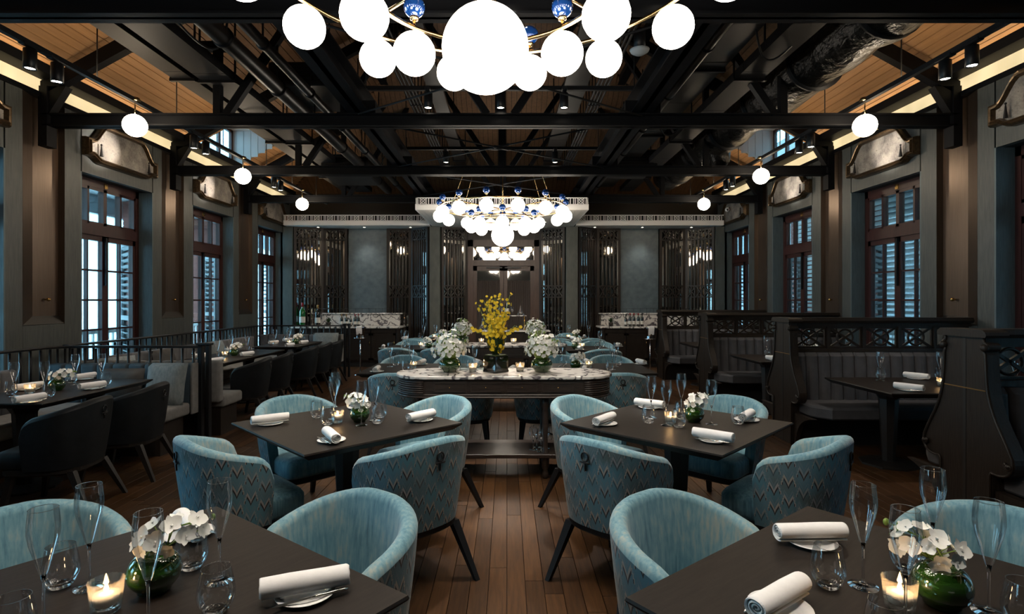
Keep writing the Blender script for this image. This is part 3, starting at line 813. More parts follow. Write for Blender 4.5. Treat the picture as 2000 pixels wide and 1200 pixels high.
def foil_duct():
    o = thing('insulated_duct', 'big black foil-wrapped round duct above the booths', 'duct', (0,0,0))
    x, z, n = 3.42, 4.20, 60; pts = []; rr = []
    for i in range(n+1):
        pts.append((x+.02*math.sin(i*1.7), YF+.3+(YB-1.9-YF)*i/n, z)); rr.append(.30+.018*math.sin(i*2.3)+.012*math.sin(i*.7))
    ob('wrap', MB().tube(pts, rr, 28), o, mat='black_foil')
    for y in (4.9,6.1,7.3,8.5,9.8,11.0): ob('strap', MB().tube([(x,y-.02,z),(x,y+.02,z)], .33, 28), o, mat='steel_black')
    ob('branch_collar', MB().tube([(x,8.9,z-.1),(x+.05,8.95,z-.36),(x+.1,9.3,z-.40)], [.2,.15,.14], 20), o, mat='black_foil')
foil_duct()
def unit(x, y, z, sx, sy, sz, label):
    o = thing('ceiling_unit', label, 'air unit', (x,y,z), 0, 'black ceiling air units')
    ob('casing', MB().cbox(-sx,sx,-sy,sy,0,sz,.02), o, mat='fixture_black')
    for k in range(5): ob('grille_slat', MB().box(-sx*.8,sx*.8,-sy-.012,-sy,.05+k*sz*.17,.07+k*sz*.17), o, mat='duct_grey')
unit(-2.9,10.3,3.80,.42,.5,.32,'black air unit hung over the far rail-side tables')
unit(2.3,10.4,3.95,.42,.5,.32,'black air unit hung over the far booth-side tables')
unit(-2.6,7.4,4.25,.4,.5,.3,'black air unit above the middle rail-side pipes')
# ceiling loudspeaker dome
o = thing('ceiling_speaker', 'white domed ceiling speaker by the near chandelier', 'speaker', (1.35,5.6,4.10))
ob('grille', MB().lathe([(.001,-.05),(.05,-.045),(.09,-.02),(.10,0)],20), o, mat='shutter_paint'); ob('mount', MB().lathe([(.06,0),(.06,.2)],14), o, mat='fixture_black')
# loose cables slung under the trays
for k, (x, y, z) in enumerate(((-2.75,4.9,3.95),(-3.3,7.0,3.95),(2.6,5.2,3.98),(2.3,7.6,3.95),(-2.4,9.6,3.9),(1.9,9.9,3.9))):
    pts = [(x+.5*t-.25, y+.25*math.sin(t*3), z-.05+.22*(2*t-1)**2) for t in [i/12 for i in range(13)]]
    wn = ('beside the thick pipe','under the wide grey tray','under the booth-side tray','by the aisle pipe','near the rail-side air unit','near the booth-side air unit')[k]
    tag(ob('hanging_cable', MB().tube(pts,.010,6), mat='fixture_black'), 'loop of black cable hanging '+wn, 'cable', 'slack ceiling cables')

# ================================================================== LAMPS
def spot_light(loc, energy, size=.9, blend=.6, col=(1,.90,.79), aim=None):
    ld = bpy.data.lights.new('spot', 'SPOT'); ld.energy = energy; ld.spot_size = size; ld.spot_blend = blend; ld.color = col; ld.shadow_soft_size = .035
    lo = bpy.data.objects.new('spot_beam', ld); COL.objects.link(lo); lo.location = loc
    if aim is not None: lo.rotation_euler = (Vector(aim)-Vector(loc)).to_track_quat('-Z','Y').to_euler()
    return lo
def can_maker():
    r = thing('track_spotlight', '', 'spotlight', group='black cylinder spotlights')
    ob('housing', MB().lathe([(.036,.012),(.044,.0),(.048,.004),(.048,.165),(.040,.17),(.001,.17)],20,cap=False), r, mat='fixture_black')
    ob('lens', MB().lathe([(.001,.010),(.037,.010)],16,cap=False), r, mat='lamp_lens')
    ob('adapter', MB().cbox(-.03,.03,-.09,.09,.18,.21,.006).box(-.012,.012,-.012,.012,.16,.20), r, mat='fixture_black')
    return r
CAN = Kind(can_maker)
def can(x, y, z, label, energy=0, aim=None, size=.9):
    CAN.put((x,y,z), 0, label)
    if energy: spot_light((x,y,z-.01), energy, size, .7, aim=aim or (x,y,0))
def track(x, sd):
    r = thing('lighting_track', 'long black lighting track under the %s eaves' % sd, 'lighting track', (x,0,0))
    ob('rail', MB().box(-.022,.022,YF,12.3,3.69,3.735), r, mat='fixture_black')
    ob('added_uplight', MB().add([(-.016,YF,3.7365),(.016,YF,3.7365),(.016,12.2,3.7365),(-.016,12.2,3.7365)],[(0,1,2,3)]), r, mat='added_uplight_strip')  # emitter added out of sight on the rail to light the roof boards evenly
    for y in (1.5,2.7,4.3,5.4,6.7,7.8,9.2,10.3,11.6): ob('hanger_rod', MB().tube([(0,y,3.735),(0,y,EAVE+SLOPE*1.2)],.006,6), r, mat='steel_black')
track(XL+1.28,'rail-side'); track(XR-1.28,'booth-side')
def pend_maker():
    r = thing('globe_pendant', '', 'pendant lamp', group='small globe pendants along the eaves')
    ob('canopy', MB().lathe([(.055,.265),(.055,.275),(.045,.30),(.03,.305)],20), r, mat='gilt_rod')
    ob('stem', MB().tube([(0,0,.10),(0,0,.27)],.007,8), r, mat='gilt_rod')
    ob('globe', MB().sphere(.118, n=24, m=16), r, mat='opal_pendant')
    return r
PEND = Kind(pend_maker)
for x, sd in ((XL+1.28,'rail-side'),(XR-1.28,'booth-side')):
    for k, nm in enumerate(('first','second','third')):
        PEND.put((x, TR[k+1]-.34, 3.44), 0, '%s small white globe pendant along the %s eaves' % (nm, sd))
    for k, nm in enumerate(('first','second','third')):
        y = 4.64+BAY*k if sd == 'rail-side' else 4.86+BAY*k
        en = 110
        can(x, y, 3.50, '%s black track spotlight on the %s eaves track' % (nm, sd), en, (x+(.2 if x > 0 else -.2),y+.3,.75), .9)
        if sd != 'rail-side': can(x, y-.28, 3.50, '%s of the inner spotlights paired on the booth-side track' % nm, 320, (XR,y+.08,3.58), .55)
        if sd == 'rail-side': can(x, y+.28, 3.50, '%s of the inner spotlights paired on the rail-side track' % nm, 320, (XL,y+.08,3.58), .55)
# cross tracks on the trusses
def cross(y, label, xs, names, en):
    r = thing('lighting_track', label, 'lighting track', (0,y,0))
    ob('rail', MB().box(CX-1.6,CX+1.6,-.022,.022,3.90,3.945), r, mat='duct_grey')
    for x in (CX-1.5,CX+1.5): ob('hanger_rod', MB().tube([(x,0,3.945),(x,0,4.9)],.006,6), r, mat='steel_black')
    for x, nm in zip(xs, names): can(x, y, 3.70, nm, en[0], (en[1](x), y+en[2], .75), en[3])
cross(TR[1]-.13, 'cross lighting track above the marble console', (-.88,-.07,.64),
      tuple('black cylinder spotlight %s on the cross track above the console' % q for q in ('at the rail end','in the middle','at the booth end')), (240, lambda x: x*1.1-.02, -1.1, .75))
cross(TR[2]-.13, 'cross lighting track before the far chandelier', (-.95,.75),
      tuple('black cylinder spotlight %s before the far chandelier' % q for q in ('on the rail side','on the booth side')), (200, lambda x: x*1.1, -.5, .9))
cross(TR[0]-.13, 'added unseen lighting track above the middle square tables', (-1.05,.0,1.1),  # track and spots added out of view to light the middle tables
      tuple('added unseen spotlight %s over the middle tables' % q for q in ('on the rail side','on the aisle line','on the booth side')), (240, lambda x: x*1.02, -.15, .95))
cross(TR[0]-BAY-.13, 'added unseen lighting track above the front square tables', (-1.0,1.0),  # another unseen track with spots, put in to brighten the front tables
      tuple('added unseen spotlight %s over the front tables' % q for q in ('on the rail side','on the booth side')), (215, lambda x: x, .1, .95))

# recessed downlights in the fretwork canopies
def down_maker():
    r = thing('recessed_downlight', '', 'downlight', group='recessed downlights in the canopies')
    ob('trim_ring', MB().lathe([(.030,0),(.045,0),(.045,-.006),(.030,-.006)],18,cap=False), r, mat='white_paint')
    ob('lens', MB().lathe([(.001,-.002),(.030,-.002)],16,cap=False), r, mat='lamp_lens')
    return r
DOWN = Kind(down_maker)
for x, nm in ((-4.5,'over the window-end rail-side screen'),(-3.4,'over the rail-side teal panel'),(-2.3,'over the door-end rail-side screen'),(2.1,'over the door-end booth-side screen'),(3.23,'over the booth-side teal panel'),(4.4,'over the window-end booth-side screen')):
    DOWN.put((x,13.12,3.294),0,'small downlight in the white canopy '+nm)
    spot_light((x,13.12,3.27), 45 if 'teal' in nm else 25, 1.5, .9, aim=(x,13.2,0))
for x in (-1.0,-.08,.85):
    nm = {-1.0:'rail',-.08:'middle',.85:'booth'}[x]
    DOWN.put((x,12.3,3.300),0,'small downlight in the centre canopy, %s of three' % nm)
    spot_light((x,12.3,3.27), 60, 1.3, .9, aim=(x,12.5,0))
def chandelier(x, y, which, near):
    r = thing('globe_chandelier', 'brass ring chandelier of white globes and blue glass balls %s' % which, 'chandelier', (x,y,0), 0, 'ring chandeliers')
    zr, R1, zi, R2 = 3.20, 1.13, 3.01, .56
    ring = lambda rad, z, q: [(rad*math.cos(2*PI*i/q), rad*math.sin(2*PI*i/q), z) for i in range(q)]
    ob('outer_ring', MB().tube(ring(R1,zr,64),.013,8,True), r, mat='gilt_rod')
    ob('inner_ring', MB().tube(ring(R2,zi,48),.012,8,True), r, mat='gilt_rod')
    for k in range(4):
        a = k*PI/2+PI/4; c, s = math.cos(a), math.sin(a)
        ob('spoke', MB().tube([(R1*c,R1*s,zr),(.02*c,.02*s,zr-.02)],.011,8), r, mat='gilt_rod')
        ob('drop_rod', MB().tube([(R2*c,R2*s,zr-.01),(R2*c,R2*s,zi)],.006,8), r, mat='gilt_rod')
        ob('cable', MB().tube([(R1*c,R1*s,zr),(.55*R1*c,.55*R1*s,4.35)],.003,5), r, mat='gilt_rod')
    gl = MB().sphere(.113, n=24, m=16).mesh('globe','opal_globe'); bl = MB().sphere(.058, n=20, m=14).mesh('blue_ball','cobalt_glass')
    st = MB().tube([(0,0,-.04),(0,0,.05)],.008,8).lathe([(.02,.04),(.026,.055),(.012,.065)],12).mesh('socket','gilt_rod')
    for q, rad, z, ph in ((14,R1,zr,0),(8,R2,zi,0)):
        for i in range(q):
            a = 2*PI*i/q+ph; p = (rad*math.cos(a), rad*math.sin(a))
            g = ob('globe', gl, r, loc=(p[0],p[1],z-.14))
            ob('socket', st, r, loc=(p[0],p[1],z))
            ob('blue_ball', bl, r, loc=(p[0],p[1],z+.11))
    ob('large_globe', MB().sphere(.20, n=40, m=24).mesh('large_globe','opal_globe'), r, loc=(0,0,2.715))
    ob('hub', MB().tube([(0,0,2.90),(0,0,4.3)],.012,8).lathe([(.05,2.90),(.06,2.92),(.03,2.96)],16), r, mat='gilt_rod')
    ob('blue_ball', bl, r, loc=(0,0,3.10))
chandelier(-.10, 2.55, 'above the front tables', True)
chandelier(-.075, 9.85, 'before the fretwork canopy', False)

# ---- antique mirrors over the windows
def overdoor_maker(s):
    def mk():
        r = thing('overdoor_mirror', '', 'mirror', group='shaped antique mirrors over the windows')
        def sm(t): t = max(0,min(1,t)); return t*t*(3-2*t)
        def top(y, i): a = abs(y); hw = .69-i; return 3.60-i+.24*sm((.60-a)/.26)
        def bot(y, i): a = abs(y); return 3.31+i+.06*sm((a-.46)/.12)
        def outline(i):
            hw = .69-i; n = 28; ys = [-hw+2*hw*k/n for k in range(n+1)]
            return [(y, bot(y,i)) for y in ys]+[(y, top(y,i)) for y in reversed(ys)]
        def ringu(i, u): return [(-s*u, y, z) for y, z in outline(i)]
        m = MB().loft([ringu(0,0),ringu(0,.05),ringu(.012,.085),ringu(.03,.075),ringu(.038,.10),ringu(.055,.095),ringu(.068,.045)], False, False)
        m.sm = [True]*len(m.f); m.sm = [False]*len(m.f)
        ob('frame', m, r, mat='frame_bronze')
        n = 28; ro = ringu(.06,.048); h = len(ro)//2
        fs = [(k,k+1,len(ro)-2-k,len(ro)-1-k) for k in range(h-1)]
        ob('mirror_panel', MB().add(ro, fs), r, mat='antique_mirror')
        for y in (-.47,.47):
            ob('finial_pin', MB().lathe([(.022,0),(.020,.01),(.007,.125),(.006,.135)],12).sphere(.012,(0,0,.148),10,8).xf(Matrix.Translation((-s*.085,y,3.40))), r, mat='dark_sill')
        return r
    return mk
OML, OMR = Kind(overdoor_maker(-1)), Kind(overdoor_maker(1))
for i, c in enumerate(WC):
    if c < 4: continue
    wn = ('second','third','fourth')[i-3] if i >= 3 else 'first'
    OML.put((XL+.005,c,0),0,'shaped antique mirror in bronze frame over the %s rail-side window' % wn)
    OMR.put((XR-.005,c,0),0,'shaped antique mirror in bronze frame over the %s booth-side window' % wn)
# ================================================================== CHAIRS
def chair_maker(outer, inner, legm, emblem, name, cat_group):
    def mk():
        r = thing(name, '', 'chair', group=cat_group)
        a, b, yf = .315, .31, .085
        plan = []
        for i in range(5): plan.append((-a, yf-i*yf/4))
        nb = 26
        for i in range(1, nb):
            th = PI*i/nb; c, s = math.cos(th), math.sin(th)
            plan.append((-a*math.copysign(abs(c)**.80, c), -b*abs(s)**.80))
        for i in range(5): plan.append((a, i*yf/4))
        P = [Vector((x,y)) for x, y in plan]; n = len(P)
        S = [0]
        for i in range(1, n): S.append(S[-1]+(P[i]-P[i-1]).length)
        tot = S[-1]
        secs_o, secs_i, uvs = [], [], []
        th = .062; NR = 9
        for i in range(n):
            d = (P[min(i+1,n-1)]-P[max(i-1,0)]).normalized(); inn = Vector((-d.y, d.x))   # towards the seat
            if inn.dot(Vector((0,.1))-P[i]) < 0: inn = -inn
            s = abs(S[i]-tot/2)/(tot/2)
            h = .815-.125*(max(0,(s-.12)/.88)**1.3)
            e = min(S[i], tot-S[i])
            if e < .09: h -= .09*(1-math.sqrt(max(0,1-(1-e/.09)**2)))
            def off(z): q = max(0,(.80-z)/.47); return .055*q**1.4
            col = []; zt = h-.028
            for k in range(NR):
                z = .33+(zt-.33)*k/(NR-1); p = P[i]+inn*off(z); col.append((p.x,p.y,z))
            secs_o.append(col)
            ci = []
            for k in range(7):
                t = PI*k/6; o = off(zt)+th/2*(1-math.cos(t)); z = zt+.030*math.sin(t); p = P[i]+inn*o; ci.append((p.x,p.y,z))
            for k in range(1,6):
                z = zt+(.40-zt)*k/5; p = P[i]+inn*(off(z)*.6+th+off(zt)*.4+.012*math.sin(PI*k/5)); ci.append((p.x,p.y,z))
            secs_i.append(ci)
        mo = MB(); vs = [p for c in secs_o for p in c]; fs = []; uv = []
        for i in range(n-1):
            for k in range(NR-1):
                q = (i*NR+k,(i+1)*NR+k,(i+1)*NR+k+1,i*NR+k+1); fs.append(q)
                uv.append([(S[j//NR], vs[j][2]) for j in q])
        mo.add(vs, fs, True, uv)
        ob('outer_back', mo, r, mat=outer)
        mi = MB(); NI = len(secs_i[0]); vs = [p for c in secs_i for p in c]
        fs = [(i*NI+k,(i+1)*NI+k,(i+1)*NI+k+1,i*NI+k+1) for i in range(n-1) for k in range(NI-1)]
        mi.add(vs, fs, True)
        for i in (0, n-1):   # arm fronts
            loop = secs_o[i]+secs_i[i][1:]; mi.add(loop, [tuple(range(len(loop)))])
        ob('inner_back', mi, r, mat=inner)
        def rr(hw, y0, y1, z, inset, pw=.28):
            cy, hd = (y0+y1)/2, (y1-y0)/2; out = []
            for i in range(28):
                t = 2*PI*i/28; c, s = math.cos(t), math.sin(t)
                pq = pw if s > 0 else max(pw,.62); out.append(((hw-inset)*math.copysign(abs(c)**pq,c), cy+(hd-inset)*math.copysign(abs(s)**pq,s), z))
            return out
        seat = MB().loft([rr(.243,-.20,.30,.335,.012),rr(.246,-.20,.305,.36,0),rr(.246,-.20,.305,.435,0),rr(.246,-.20,.305,.458,.014),rr(.246,-.20,.305,.468,.05),rr(.246,-.20,.305,.472,.12)], True, True)
        ob('seat', seat, r, mat=inner)
        ob('base_frame', MB().loft([rr(.235,-.235,.27,.285,.01,.4),rr(.245,-.245,.28,.30,0,.4),rr(.245,-.245,.28,.338,0,.4)]), r, mat=legm)
        for sx in (-1,1):
            for top, bt in (((sx*.19,.20,.31),(sx*.215,.255,0)),((sx*.185,-.19,.31),(sx*.235,-.335,0))):
                t, q = Vector(top), Vector(bt); w0, w1 = .024, .0135
                ob('leg', MB().loft([[q+Vector((-w1,-w1,0)),q+Vector((w1,-w1,0)),q+Vector((w1,w1,0)),q+Vector((-w1,w1,0))],
                                     [t+Vector((-w0,-w0,0)),t+Vector((w0,-w0,0)),t+Vector((w0,w0,0)),t+Vector((-w0,w0,0))]]), r, mat=legm)
        if emblem:
            y = -.3135; z = .725
            m = MB().tube([(.022*math.cos(q*PI/10),y,z+.024*math.sin(q*PI/10)) for q in range(20)],.0048,6,True)
            m.tube([(-.030,y,z-.031),(.030,y,z-.031)],.0048,6).tube([(0,y+.002,z-.026),(0,y+.006,z-.074)],.0048,6)
            ob('emblem', m, r, mat='emblem_black')
        return r
    return mk
BLUE = Kind(chair_maker('flame_stitch','teal_velvet','leg_dark',True,'tub_chair','teal tub chairs'))
DARK = Kind(chair_maker('leather_dark','leather_dark','leg_taupe',True,'leather_tub_chair','dark leather tub chairs'))
def face(nx, ny): return math.atan2(nx, -ny)
def chair_at(kind, x, y, nx, ny, label):
    """(x,y) is the middle of the back's outer face, n points away from the table"""
    l = math.hypot(nx, ny); nx, ny = nx/l, ny/l
    return kind.put((x-nx*.31, y-ny*.31, 0), face(nx,ny), label)

# ================================================================== TABLES
def table(x, y, sx, sy, rz, label, ped='post'):
    r = thing('dining_table', label, 'table', (x,y,0), rz, 'dark wood dining tables')
    hx, hy = sx/2, sy/2
    def q(i, z): return [(-hx+i,-hy+i,z),(hx-i,-hy+i,z),(hx-i,hy-i,z),(-hx+i,hy-i,z)]
    ob('tabletop', MB().loft([q(.002,.738),q(0,.742),q(.003,.75)]), r, mat='table_wood')
    ob('underside', MB().loft([q(.055,.700),q(.045,.703),q(.001,.7375)]), r, mat='table_under')
    for px in ((0,) if sx < 1.2 else (-sx*.28, sx*.28)):
        pr = [(.20,0),(.20,.02),(.10,.035)]
        ob('pedestal', MB().lathe([(.055,.03),(.085,.62),(.13,.70)],8,(px,0,0),False), r, mat='table_under')
        ob('base', MB().lathe([(.25,0),(.25,.018),(.07,.035)],8,(px,0,0),False), r, mat='table_under')
    return r

# ================================================================== TABLEWARE
def flute_maker():
    r = thing('champagne_flute', '', 'glass', group='champagne flutes')
    ob('bowl', MB().lathe([(.006,.118),(.010,.128),(.020,.165),(.030,.200),(.0345,.228),(.034,.250),(.0305,.285)],28,cap=False), r, mat='clear_glass')
    ob('rim', MB().tube([(.0305*math.cos(q*PI/12),.0305*math.sin(q*PI/12),.285) for q in range(24)],.0007,4,True), r, mat='solid_glass')
    ob('stem', MB().lathe([(.005,.006),(.0035,.02),(.0035,.10),(.006,.12)],8), r, mat='solid_glass')
    ob('foot', MB().lathe([(.038,.0),(.038,.0015),(.02,.005),(.005,.011)],20), r, mat='solid_glass')
    return r
def tumbler_maker():
    r = thing('water_tumbler', '', 'glass', group='stemless water glasses')
    ob('bowl', MB().lathe([(.022,.004),(.034,.012),(.043,.030),(.0455,.048),(.0445,.060),(.043,.072),(.039,.094),(.0345,.115)],32,cap=False), r, mat='clear_glass')
    ob('rim', MB().tube([(.0345*math.cos(q*PI/12),.0345*math.sin(q*PI/12),.115) for q in range(24)],.0008,4,True), r, mat='solid_glass')
    ob('base', MB().lathe([(.022,0),(.026,.003),(.030,.009),(.018,.012)],20), r, mat='solid_glass')
    return r
def wine_maker():
    r = thing('wine_glass', '', 'glass', group='wine glasses')
    ob('bowl', MB().lathe([(.006,.085),(.026,.10),(.040,.135),(.041,.16),(.032,.20)],18,cap=False), r, mat='clear_glass')
    ob('stem', MB().lathe([(.004,.006),(.0035,.05),(.006,.088)],8), r, mat='solid_glass')
    ob('foot', MB().lathe([(.035,0),(.035,.0015),(.004,.008)],18), r, mat='solid_glass')
    return r
def votive_maker():
    r = thing('votive_candle', '', 'candle', group='votive candles in ribbed glasses')
    def ring(rad, z, amp): return [((rad+amp*math.cos(q*PI))*math.cos(q*PI/20),(rad+amp*math.cos(q*PI))*math.sin(q*PI/20),z) for q in range(40)]
    ob('holder', MB().loft([ring(.028,.0,.0),ring(.031,.006,.0022),ring(.038,.082,.0030)], False, True), r, mat='votive_glass')
    ob('holder_base', MB().lathe([(.028,0),(.029,.006),(.026,.012)],20), r, mat='solid_glass')
    ld = bpy.data.lights.new('candle_glow','POINT'); ld.energy = .16; ld.color = (1,.55,.22); ld.shadow_soft_size = .008
    lo = bpy.data.objects.new('candle_glow', ld); COL.objects.link(lo); lo.parent = r; lo.location = (0,0,.092)
    w = ob('wax', MB().lathe([(.0265,.020),(.0305,.046),(.001,.048)],18), r, mat='wax')
    ob('flame', MB().lathe([(.0008,.049),(.0058,.056),(.0038,.064),(.0004,.074)],8), r, mat='flame')
    return r
FLUTE, TUMB, WINE, VOTIVE = Kind(flute_maker), Kind(tumbler_maker), Kind(wine_maker), Kind(votive_maker)
def plate_maker():
    r = thing('side_plate', '', 'plate', group='white side plates')
    ob('dish', MB().lathe([(.001,.003),(.048,.003),(.052,.005),(.078,.012),(.079,.0105),(.050,.0),(.001,.0)],28,cap=False), r, mat='porcelain')
    return r
def napkin_maker():
    r = thing('rolled_napkin', '', 'napkin', group='rolled white napkins')
    T, n = 3.2, 72; out, inn = [], []
    for i in range(n+1):
        q = i/n; a = -PI/2-q*T*2*PI+.6; rad = .033*(1-q*.86)
        if i == 0: rad = .033
        out.append((rad*1.06*math.cos(a), rad*.90*math.sin(a))); inn.append(((rad-.0042)*1.06*math.cos(a), (rad-.0042)*.90*math.sin(a)))
    sec = out+inn[::-1]; rings = []
    for x, sc, dz in ((-.112,.97,0),(-.108,1.0,0),(-.04,1.03,.0006),(.05,1.0,0),(.108,1.0,0),(.112,.96,0)):
        rings.append([(x+(.0025*math.sin(k*.35) if abs(x) > .1 else 0), p[0]*sc, .030+p[1]*sc+dz) for k, p in enumerate(sec)])
    m = MB().loft(rings, False, True); m2 = len(sec)
    # strip caps follow the spiral
    for base, in ((0,),((len(rings)-1)*m2,)):
        for k in range(n): m.f.append((base+k,base+k+1,base+m2-2-k,base+m2-1-k)); m.sm.append(False); m.uv.append(None)
    ob('cloth_roll', m, r, mat='napkin')
    return r
def knife_maker():
    r = thing('butter_knife', '', 'knife', group='butter knives')
    ob('handle', MB().tube([(-.11,0,.006),(-.10,0,.006),(-.03,0,.006),(-.012,0,.006)],[.003,.0052,.0042,.0035],8), r, mat='cutlery')
    ob('blade', MB().prism([(-.012,-.004),(.03,-.007),(.07,-.007),(.085,0),(.07,.005),(-.012,.004)],.0052,.0068), r, mat='cutlery')
    return r
PLATE, NAPKIN, KNIFE = Kind(plate_maker), Kind(napkin_maker), Kind(knife_maker)

# ---- flowers
def petal(w, l, cup, seg=6):
    vs = []; fs = []
    for i in range(seg+1):
        t = i/seg; ww = w*math.sin(PI*min(1,.08+t*.92))**.75
        z = cup*t*t
        vs += [(-ww,l*t,z+.15*ww),(0,l*t,z),(ww,l*t,z+.15*ww)]
    for i in range(seg):
        k = i*3; fs += [(k,k+1,k+4,k+3),(k+1,k+2,k+5,k+4)]
    return vs, fs
def blossom(mat, r, five=((0,.80,.95),(74,1.45,1.0),(142,.80,.95),(218,.80,.95),(286,1.45,1.0)), eye='flower_eye'):
    m = MB()
    for a, ws, ls in five:
        vs, fs = petal(r*.40*ws, r*ls, r*.26, 6)
        M = Matrix.Rotation(math.radians(a),4,'Z')
        m.add([M @ Vector(p) for p in vs], fs, True)
    m.add([(r*.14*math.cos(q),r*.14*math.sin(q)-r*.1,r*(.05+.22*(q % 2))) for q in range(6)],[(0,1,2,3,4,5)])
    return m.mesh('blossom', mat)
BL_W = blossom('petal_white', .030); BL_WS = blossom('petal_white', .022); BL_Y = blossom('petal_yellow', .025, ((0,.5,.6),(90,.8,.8),(180,2.0,1.2),(270,.8,.8)))
BUD = MB().sphere(.008, n=8, m=6, sz=1.5).mesh('bud','flower_green')
def orient(o, d, roll):
    q = Vector(d).to_track_quat('Z','Y').to_euler(); o.rotation_euler = (q.to_matrix().to_4x4() @ Matrix.Rotation(roll,4,'Z')).to_euler()
def bowl_vase(r, rad, hgt):
    prof = [(rad*.45,0),(rad*.62,.004)]+[(rad*math.cos(t), hgt*.5+hgt*.52*math.sin(t)) for t in [-.9+i*.21 for i in range(10)]]
    prof.append((prof[-1][0]*.93, prof[-1][1]-.002))
    ob('vase', MB().lathe(prof,26), r, mat='green_glass')
def posy(x, y, z, label, seed, n=17, sc=1.0, lean=.6):
    r = thing('orchid_posy', label, 'flowers', (x,y,z), 0, 'white orchids in green glass bowls')
    q = random.Random(seed); bowl_vase(r, .064*sc, .108*sc)
    a0 = lean
    dx, dy = math.cos(a0), math.sin(a0)
    st = MB()
    pts = [Vector((-.035*dx,-.035*dy,.075))*sc, Vector((.02*dx,.02*dy,.15))*sc, Vector((.085*dx,.085*dy,.155))*sc, Vector((.125*dx,.125*dy,.13))*sc]
    st.tube(pts,.0025*sc,6)
    c0 = Vector((.028*dx,.028*dy,.135))*sc; ax = Vector((dx,dy,.15)).normalized(); bx_ = Vector((-dy,dx,0))
    for i in range(n):
        th, u = i*2.39996, 1-1.55*(i+.5)/n
        rr = math.sqrt(max(0,1-u*u)); off = ax*(rr*math.cos(th))*1.0+bx_*(rr*math.sin(th))+Vector((0,0,u))
        p2 = c0+(ax*(rr*math.cos(th))*.082+bx_*(rr*math.sin(th))*.050+Vector((0,0,u*.048)))*sc*q.uniform(.8,1.1)
        st.tube([c0-Vector((0,0,.03)),p2],.0013*sc,4)
        o = ob('blossom', BL_W if i % 3 else BL_WS, r, loc=p2); orient(o, off+Vector((0,-.55,.25)), q.random()*6); o.scale = (sc*.95,)*3
    for i in range(4):
        p = pts[2].lerp(pts[3], .4+i*.25)+Vector((q.uniform(-.012,.012),q.uniform(-.012,.012),.015+.006*i))*sc
        o = ob('bud', BUD, r, loc=p); o.scale = (sc*.8,)*3; st.tube([pts[2],p],.0012,4)
    ob('stem', st, r, mat='flower_green')
    return r
def bouquet(x, y, z, label, seed, sc=1.0):
    r = thing('hydrangea_bouquet', label, 'flowers', (x,y,z), 0, 'large white bouquets in green bowls')
    q = random.Random(seed); bowl_vase(r, .105*sc, .15*sc); st = MB()
    for i in range(92):
        a = i*2.39996; t = (i+.5)/92; ph = math.acos(1-1.30*t); rad = .158*sc*(.62+.55*q.random())
        d = Vector((math.sin(ph)*math.cos(a), math.sin(ph)*math.sin(a), math.cos(ph)))
        p = Vector((0,0,.215*sc))+Vector((d.x*rad,d.y*rad,d.z*rad*1.05))
        o = ob('blossom', BL_W, r, loc=p); orient(o, d+Vector((q.uniform(-.3,.3),q.uniform(-.6,.2),q.uniform(-.2,.3))), q.random()*6)
        s = sc*q.uniform(.70,1.10); o.scale = (s,s,s)
        st.tube([(0,0,.10*sc),p*.5+Vector((0,0,.08*sc)),p-d*.01],.002,4)
    for i in range(14):
        a = q.random()*6.28; ph = q.uniform(.1,1.3); rad = .175*sc
        p = Vector((rad*math.sin(ph)*math.cos(a),rad*math.sin(ph)*math.sin(a),.215*sc+rad*math.cos(ph)))
        ob('bud', BUD, r, loc=p); st.tube([(0,0,.15*sc),p],.0018,4)
    ob('stem', st, r, mat='flower_green')
    ob('moss_core', MB().sphere(.085*sc,(0,0,.20*sc),14,10), r, mat='flower_green')
